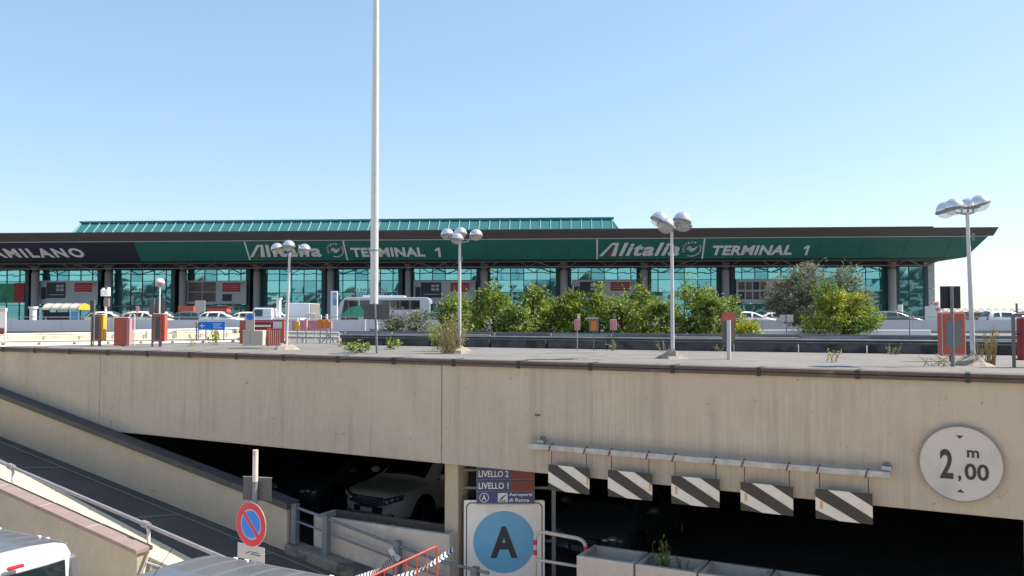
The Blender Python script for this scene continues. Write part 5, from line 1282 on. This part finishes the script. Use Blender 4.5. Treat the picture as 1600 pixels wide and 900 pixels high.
g.tube([TW(uA, -17, zb_), TW(uC, -23, zt_)], .1, 4); g.tube([TW(uB, -17, zb_), TW(uD, -23, zt_)], .1, 4)
g.build('glazing_bars', 'rbar', sk, world=True)
g = MB(); tb(g, uC - .3, uD + .3, -22.8, -30.2, zt_, zt_ + .28); g.build('ridge_cap', 'rglass', sk, world=True)
# writing on the fascia
LEAN = (TW(0, vg, zgt) - TW(0, vb, zfb)); LH = LEAN.length; LEAN = LEAN.normalized(); FN = TU.cross(LEAN).normalized()
if FN.dot(TV) < 0: FN = -FN
def FP(px, py):         # point on the leaning fascia seen through (px, py)
    o = TW(0, vb, zfb); r = Vector(ray(px, py)); e = Vector((0, 0, EYE)); k = (o - e).dot(FN) / r.dot(FN); return e + r * k
def ftext(txt, x0, x1, ytop, ybot, mm, par, nm='lettering', **k):
    a, b, c = FP(x0, ybot), FP(x1, ybot), FP(x0, ytop); h = (c - a).dot(LEAN); g = MB()
    text(g, txt, a + FN * .01, TU * (b - a).dot(TU), LEAN * h, .06, **k); return g.build(nm, mm, par, world=True)
def digit1(x0, x1, yt, yb, sh):
    a, b, c = FP(x0, yb), FP(x1, yb), FP(x0, yt); w_ = (b - a).dot(TU); h = (c - a).dot(LEAN)
    g = MB(); g.prism([(.5, 0), (.86, 0), (.86 + sh, 1), (.45 + sh, 1), (0 + sh, .82), (0 + sh, .6), (.5 + sh, .76)], lambda x, y, d: a + TU * (x * w_) + LEAN * (y * h) + FN * (.01 + d), .06); g.build('lettering', 'letter', fas, world=True)
ftext('AMILANO', -8, 134, 388.3, 402.5, 'letter', nav, bold=.03, shear=-.25, space=1.25)
def logo(x0, x1, yt, yb, sh):
    a, b, c = FP(x0, yb), FP(x1, yb), FP(x0, yt); w_ = (b - a).dot(TU); h = (c - a).dot(LEAN)
    F = lambda x, y, d: a + TU * (x * w_) + LEAN * (y * h) + FN * (.01 + d)
    g = MB(); s_ = sh * .06
    g.prism([(0, 0), (.045, 0), (.165, .86), (.185 + s_, .86), (.15, 0), (.21, 0), (.225 + s_, 1), (.14 + s_, 1)], F, .06)
    o = g.build('logo_initial', 'letter', fas, world=True)
    g = MB(); g.prism([(.085, .0), (.143, 0), (.15, .36)], F, .05); g.build('logo_red_wedge', 'lred', fas, world=True)
    xx = a + TU * (w_ * .245) + FN * .01; g = MB(); text(g, 'litalia', xx, TU * w_ * .755, LEAN * h, .06, bold=.026, shear=sh, space=1.1); g.build('logo_lettering', 'letter', fas, world=True)
logo(391, 503.5, 382.5, 401.3, .05); logo(936, 1061, 379.5, 399.8, .30)
ftext('TERMINAL', 550, 665, 387, 401, 'letter', fas, bold=.035, shear=-.05, space=1.05); digit1(681, 690.5, 387, 401, 0)
ftext('TERMINAL', 1112, 1236, 383.5, 398.3, 'letter', fas, bold=.035, shear=.15, space=1.05); digit1(1252, 1262, 383.5, 398.3, .15)
for xa, ya, xb, yb in ((382, 377.5, 391, 406), (536, 376.5, 543, 406), (933, 374, 933, 404.5), (1101, 373.5, 1097, 404)):
    p, q = FP(xa, ya), FP(xb, yb); g = MB(); g.hexa([q - TU * .09, q + TU * .09, p + TU * .09, p - TU * .09] + [v + FN * .05 for v in (q - TU * .09, q + TU * .09, p + TU * .09, p - TU * .09)]); g.build('divider_line', 'letter', fas, world=True)
def emblem(px, py, rpx, rot):
    c = FP(px, py) + FN * .01; r = (FP(px + rpx, py) - FP(px, py)).length; g = MB()
    ringseg(g, c, TU, LEAN, r * .92, r, .04, R(-115), R(35), 18)
    for k, ch in enumerate('SKYTEAM'):
        an = R(200 - k * 21); p = c + (TU * math.cos(an) + LEAN * math.sin(an)) * r * .93; ux = TU * math.sin(an) - LEAN * math.cos(an); uy = TU * math.cos(an) + LEAN * math.sin(an)
        text(g, ch, p - ux * r * .09 - uy * r * .1, ux * r * .2, uy * r * .22, .04, bold=.02)
    for k in (-1, 0, 1):
        pts = [c + TU * (x * r) + LEAN * ((y + k * .17) * r) + TU * k * r * .10 for x, y in ((-.5, -.02), (-.3, .1), (-.12, 0), (.12, .1 - .1), (.28, .1), (.5, .02))]
        pts = [c + TU * ((-.55 + i * .11 + k * .08) * r) + LEAN * ((.16 * math.sin(i * .75 + .4) + k * .16 - (i - 5) * .0) * r) for i in range(11)]
        g.tube(pts, [r * .02 + r * .045 * math.sin(PI * i / 10) for i in range(11)], 5)
    g.build('round_emblem', 'letter', fas, world=True)
for i in range(26):
    u = 3 + i * 4.6
    if u < un_t + 1 or u > uE_b - 1: continue
    a_, b_ = TW(u, vb, zfb) + FN * .004, TW(u, vg, zgt) + FN * .004
    MB().hexa([a_, a_ + TU * .05, b_ + TU * .05, b_] + [v + FN * .012 for v in (a_, a_ + TU * .05, b_ + TU * .05, b_)]).build('panel_seam', 'tdark', fas, world=True)
emblem(524, 391, 13, 0); emblem(1081, 389, 14.5, 0)
# banners
def banner(a, b, yt, yb, label, kind):
    v = .55; t = thing('facade_banner', label, 'banner', TW(UPX(a, v), v, ZPX(a, yb, v)), group=None)
    u0, u1, z1, z0 = UPX(a, v), UPX(b, v), ZPX(a, yt, v), ZPX(a, yb, v); w_, h = u1 - u0, z1 - z0
    tb(MB(), u0, u1, v, v - .08, z0, z1).build('sheet', 'banner', t, world=True)
    def el(nm, x0, x1, y0, y1, m_, d=.012): return tb(MB(), u0 + w_ * x0, u0 + w_ * x1, v + .002, v + d, z0 + h * y0, z0 + h * y1).build(nm, m_, t, world=True)
    el('red_print', .60, .90, .52, .90, 'bred'); g = MB(); ringseg(g, TW(u0 + w_ * .94, v + .01, z0 + h * .84), TU, UP, h * .06, h * .085, .02, n=18); g.build('ring_mark', 'bred', t, world=True)
    for y in (.62, .70, .78): el('print_line', .62, .88, y, y + .012, 'banner', .02)
    for u_ in (u0 + w_ * .15, u0 + w_ * .85): tb(MB(), u_, u_ + .1, v - .08, .07, z1 - .3, z1 - .2).build('bracket', 'galvd', t, world=True)
    if kind == 1:
        el('charcoal_print', .12, .45, .25, .92, 'bdark'); el('charcoal_print', .03, .115, .2, .72, 'bdark')
        for k in range(4): el('pale_detail', .29 + .07 * (k % 2), .345 + .07 * (k % 2), .55 + .16 * (k // 2), .66 + .16 * (k // 2), 'banner', .02)
        el('print_line', .17, .42, .38, .41, 'banner', .02)
    elif kind == 2:
        for k in range(4): el('portrait_print', .03 + .235 * (k % 2), .255 + .235 * (k % 2), .10 + .43 * (k // 2), .50 + .43 * (k // 2), 'bphoto')
        el('charcoal_print', .60, .76, .12, .42, 'bdark')
    else:
        for k in range(8): el('frame_print', .04 + .12 * (k % 4), .14 + .12 * (k % 4), .12 + .42 * (k // 4), .46 + .42 * (k // 4), 'bphoto' if k % 3 else 'bdark')
banner(62, 153, 438.5, 475, 'pale banner with charcoal appliance print and red panel, leftmost of the facade', 1)
banner(292, 385, 438.5, 475, 'pale banner with a four-part portrait print and red panel', 2)
banner(646, 743, 438.5, 474, 'pale banner with charcoal print right of the tall mast, above the coach end', 1)
banner(894, 994, 437.5, 473, 'pale banner with red panel showing above the hedge at the centre', 1)
banner(1150, 1246, 436.5, 472, 'pale banner with rows of framed prints left of the grey-green tree', 3)
def gtext(txt, x0, x1, y0, y1, m_='letter', v=.07, sp=1.2):
    a = TW(UPX(x0, v), v, ZPX(x0, y1, v)); g = MB(); text(g, txt, a, TU * (UPX(x1, v) - UPX(x0, v)), UP * (ZPX(x0, y0, v) - ZPX(x0, y1, v)), .03, bold=.01, space=sp); return g.build('window_lettering', m_, ter, world=True)
gtext('VOLI NAZIONALI', 543, 604, 450.5, 455.5); gtext('DOMESTIC FLIGHTS', 537, 610, 458.5, 463.5)
gtext('ROMAN', 189, 222, 450.5, 454.5, 'tcol', sp=1.5); gtext('PHOTOGRAPHY', 190, 240, 459, 463, 'tcol', sp=1.5)
gtext('VOLI', 775, 800, 459, 463.5)
# green poster behind first bay and darker green band inside some bays
for (a, b, yt, yb, m_, lb) in ((-30, 22, 444, 473, 'fgreen', 'green printed poster in the window at the left edge'), (22.5, 38.5, 443, 473, 'bred', 'red printed poster in the window left of the first column')):
    t = thing('window_poster', lb, 'poster', TW(UPX(a, .1), .1, ZPX(10, yb, .1))); tb(MB(), UPX(a, .1), UPX(b, .1), .075, .12, ZPX(10, yb, .1), ZPX(10, yt, .1)).build('sheet', m_, t, world=True)
    tb(MB(), UPX(a, .1), UPX(b, .1), .075, .13, ZPX(10, yt, .1) + .01, ZPX(10, yt, .1) + .08).build('top_batten', 'galvd', t, world=True)
# buildings across the road, behind the camera: what the facade mirrors
for i, (x, y, w_, d_, h, m_) in enumerate([(-70, -70, 50, 25, 13, 'concw'), (-5, -75, 55, 25, 17, 'marble'), (60, -72, 40, 25, 12, 'concw'), (120, -80, 50, 25, 20, 'marble'), (-140, -75, 60, 25, 16, 'marble')]):
    t = thing('garage_block', 'multi-storey car park block across the road, mirrored in terminal glass bay ' + ['left', 'centre', 'right of centre', 'far right', 'far left'][i], 'building', (x, y, 0))
    k = 0; z = DECK
    while z < h: MB().box((x, y, z), (w_, d_, .9)).build('floor_slab', m_, t, world=True); z += 3.1
    MB().box((x, y, h / 2), (w_ - 2, d_ - 2, h - 1)).build('recess', 'tsof', t, world=True)
    for q in range(6): MB().box((x - w_ / 2 + (q + .5) * w_ / 6, y + d_ / 2 - .2, h / 2), (.6, .5, h)).build('pier', m_, t, world=True)

# ================================================================== PLANTS
def rnd_in():
    while True:
        v = Vector((random.uniform(-1, 1), random.uniform(-1, 1), random.uniform(-1, 1)))
        if v.length < 1: return v
def tree(name, label, cat, loc, lobes, nclump, nleaf, size, leafm, trunk_h, trunk_r, group=None, clump=.28):
    t = thing(name, label, cat, loc, 0, group)
    g = MB(); tk = MB(); g2 = MB()
    tk.tube([(0, 0, -.1), (.03, .02, trunk_h * .5), (0, 0, trunk_h)], [trunk_r * 1.3, trunk_r, trunk_r * .75], 8)
    vol = [l[3] * l[4] * l[5] for l in lobes]
    for k in range(nclump):
        l = random.choices(lobes, vol)[0]; v = rnd_in(); v = v.normalized() * (v.length ** .55) if v.length > .01 else v
        c = Vector((l[0] + v.x * l[3], l[1] + v.y * l[4], max(.1, l[2] + v.z * l[5])))
        cs = clump * random.uniform(.6, 1.35)
        if k % max(1, nclump // 14) == 0:
            m_ = c * .5 + Vector((0, 0, trunk_h * .35)); tk.tube([(0, 0, trunk_h * random.uniform(.5, 1)), m_, c], [trunk_r * .5, trunk_r * .3, .01], 5)
        out = Vector((v.x, v.y, v.z + .35)).normalized() if v.length > .01 else UP
        for _ in range(nleaf):
            o = rnd_in() * cs; o.z *= .7
            dd = (Vector((random.gauss(0, .8), random.gauss(0, .8), random.gauss(.5, .7))) + out * .5).normalized()
            g.leaf(c + o, size, dd)
        if k % 5 == 0:      # stray sprigs that break the outline
            tip = c + (out + rnd_in() * .5) * cs * random.uniform(1.4, 2.6)
            for q in range(12): g.leaf(c.lerp(tip, q / 11) + rnd_in() * .07, size * .75)
    cr = g.build('crown', leafm, t)
    tk.build('trunk', 'bark', t, smooth=True)
    return t
def bush(px, w, ytop, Y, label, leafm, name='hedge_shrub', dens=1, group='shrubs of the hedge behind the guardrail', size=.15):
    p = P(px, 500, Y); zt = P(px, ytop, Y).z - DECK; r = w / 2 / 1300 * Y
    lobes = [(0, 0, zt * .40, r * 1.0, r * .8, zt * .44), (0, 0, zt * .15, r * 1.0, r * .8, zt * .16)]
    for k in range(4): 
        a = random.uniform(0, 6.28); lobes.append((math.cos(a) * r * .5, math.sin(a) * r * .4, zt * random.uniform(.5, .72), r * .5, r * .45, zt * .26))
    lobes.append((random.uniform(-.2, .2) * r, 0, zt * .8, r * .35, r * .35, zt * .18))
    vol = r * r * zt
    return tree(name, label, 'shrub', (p.x, Y, DECK), lobes, int((70 + vol * 16) * dens), 26, size, leafm, zt * .35, .05, group, .30)
B_ = 'lf_bright'; Dk = 'lf_dark'
bush(612, 36, 484, 34, 'low grey-green shrub right behind the wide sign back', 'lf_grey', size=.11, dens=.8)
bush(650, 58, 482, 34, 'low pale shrub in front of the coach, right of the sign back', 'lf_grey', size=.11, dens=.8)
for px, w, yt, Y, m_, lb in [(708, 56, 459, 35, Dk, 'leafy shrub directly behind the grass-footed street lamp'), (728, 50, 456, 37, Dk, 'dark leafy shrub just right of the grass-footed street lamp'), (771, 62, 444, 36, B_, 'tall shrub, first crown right of the grass-footed street lamp'), (806, 52, 466, 35, Dk, 'lower shrub between two taller crowns left of centre'),
                             (834, 62, 443, 36, B_, 'tall bright shrub at the picture centre'), (872, 50, 460, 37, Dk, 'dark shrub behind the left pink box'), (899, 60, 443, 36, B_, 'tall shrub above the left pink box'), (935, 62, 442, 36, B_, 'brightest round-topped shrub above the orange-fronted box'),
                             (972, 60, 457, 35, Dk, 'broad shrub right of the second pink box'), (1003, 56, 441, 37, B_, 'tall shrub left of the hedge street lamp'), (1035, 58, 459, 35, Dk, 'darker shrub immediately left of the hedge lamp pole'),
                             (1078, 78, 432, 36, Dk, 'tallest dark shrub right behind the hedge lamp pole'), (1110, 60, 446, 35, Dk, 'dark shrub sloping down to the brown panel'), (1138, 42, 458, 37, Dk, 'thin shrub above the brown panel')]:
    bush(px, w, yt, Y, lb, m_)
bush(1166, 42, 498, 32, 'small yellow-green shrub right of the brown panel', 'lf_yellow', size=.11)
# grey-green tree and the yellowing one
Y = 46; p = P(1262, 500, Y); k = Y / 1300
def LB(px, py, rx, ry, rz_, Y, p): q = P(px, py, Y); return (q.x - p.x, random.uniform(-.3, .3), q.z - DECK, rx * Y / 1300, ry * Y / 1300, rz_ * Y / 1300)
tree('olive_tree', 'large airy grey-green tree in front of the terminal at the right', 'tree', (p.x, Y, DECK),
     [LB(1258, 434, 26, 30, 22, Y, p), LB(1232, 462, 34, 34, 28, Y, p), LB(1262, 478, 58, 40, 30, Y, p), LB(1308, 438, 20, 26, 16, Y, p), LB(1329, 432, 12, 16, 18, Y, p), LB(1326, 470, 32, 34, 32, Y, p)], 430, 36, .145, 'lf_grey', 2.2, .13, None, .42)
Y = 37; p = P(1318, 500, Y)
tree('yellowing_tree', 'round yellow-green autumn tree in front of the grey-green one', 'tree', (p.x, Y, DECK),
     [LB(1291, 468, 20, 24, 24, Y, p), LB(1312, 482, 26, 26, 26, Y, p), LB(1338, 478, 16, 20, 18, Y, p), LB(1356, 497, 24, 24, 20, Y, p), LB(1318, 504, 48, 30, 17, Y, p), LB(1270, 506, 16, 16, 13, Y, p)], 300, 34, .125, 'lf_autumn', 1.0, .08, None, .32)
def tuft(name, label, loc, n, h, sp, m_, cat='plant', leafy=0, leafm=B_, lsize=.06):
    t = thing(name, label, cat, loc); g = MB(); lf = MB()
    for i in range(n):
        a = random.uniform(0, 6.28); b = Vector((random.uniform(-sp, sp) * .5, random.uniform(-sp, sp) * .4, 0)); hh = h * random.uniform(.5, 1.05)
        tip = b + Vector((math.cos(a) * sp * .6, math.sin(a) * sp * .6, hh)); mid = b.lerp(tip, .5) + UP * hh * .08; w_ = .008
        g.tube([b, mid, tip], [w_, w_ * .8, w_ * .3], 4)
        if leafy:
            for q in range(leafy): u = random.uniform(.25, 1.05); lf.leaf(b.lerp(tip, u) + rnd_in() * lsize, lsize)
    g.build('stems', m_, t)
    if leafy: lf.build('leaves', leafm, t)
    t['kind'] = 'thing'
    return t
p = onroad(708, 552); tuft('dry_grass', 'tall dry yellow grass around the foot of the street lamp left of centre', p + Vector((-.05, -.1, 0)), 80, 1.0, .55, 'stem', leafy=6, leafm='lf_dry', lsize=.05)
p = onroad(690, 549); tuft('green_weed', 'tall green weed left of the grass-footed street lamp', p, 18, .85, .5, 'stem', leafy=22, leafm=B_, lsize=.08)
p = onroad(1549, 571); tuft('dry_grass', 'thin bunch of tall yellow stems right of the right street lamp', p, 30, .75, .16, 'stem', leafy=5, leafm='lf_dry', lsize=.035)
p = onroad(1533, 570); tuft('dry_grass', 'sparse yellow stems between the right street lamp and the stem bunch', p, 12, .62, .2, 'stem', leafy=3, leafm='lf_dry', lsize=.03)
p = onroad(554, 551); tuft('green_weed', 'sprawling bright green weed at the coping left of the leaning sign pole', p, 12, .28, .55, 'stem', leafy=16, leafm=B_, lsize=.10)
p = onroad(607, 546); tuft('green_weed', 'small bright green weed just right of the leaning sign pole', p, 6, .32, .35, 'stem', leafy=14, leafm=B_, lsize=.10)
p = onroad(337, 539); tuft('green_weed', 'green sapling growing in front of the blue direction sign', p, 8, .62, .25, 'stem', leafy=20, leafm=B_, lsize=.09)
p = onroad(302, 541); tuft('dry_grass', 'sparse dry weeds at the rail left of the green sapling', p, 10, .35, .4, 'stem', leafy=5, leafm='lf_dry', lsize=.04)
p = onroad(1298, 566); tuft('green_weed', 'pale dry weed at the coping between hedge lamp and right lamp', p, 5, .35, .22, 'stem', leafy=14, leafm='lf_dry', lsize=.05)
p = onroad(1395, 554); tuft('green_weed', 'dark wiry weed at the guardrail left of the red cabinet', p, 10, .28, .25, 'stem', leafy=8, leafm='lf_grey', lsize=.04)
p = onroad(1125, 549); tuft('green_weed', 'grey weed at the guardrail foot beside the brown panel', p, 8, .22, .25, 'stem', leafy=12, leafm='lf_grey', lsize=.05)
p = onroad(1470, 572); tuft('dry_grass', 'dry twiggy weeds under the red framed cabinet', p, 12, .25, .5, 'stem', leafy=4, leafm='lf_dry', lsize=.03)
p = onroad(1035, 550); tuft('dry_grass', 'thin dry stems left of the hedge lamp foot', p, 8, .35, .3, 'stem', leafy=3, leafm='lf_dry', lsize=.03)
p = onroad(958, 548); tuft('green_weed', 'small weed under the right pink box', p, 6, .3, .2, 'stem', leafy=10, leafm='lf_dry', lsize=.05)
a = sp + .02 + .93
p = W(a + .28, -.35, 1.0); tuft('planter_weed', 'tall dark green weed with yellow tips in the second planter', p, 9, .62, .22, 'bark', leafy=30, leafm='lf_dark', lsize=.045)
p = W(a + .62, -.35, 1.0); tuft('planter_weed', 'shorter weed with yellow flower head in the second planter', p, 5, .36, .12, 'bark', leafy=16, leafm='lf_dry', lsize=.035)
p = W(a - .10, -.35, 1.0); tuft('planter_weed', 'low dry weed at the joint of the first two planters', p, 6, .2, .3, 'bark', leafy=6, leafm='lf_grey', lsize=.03)
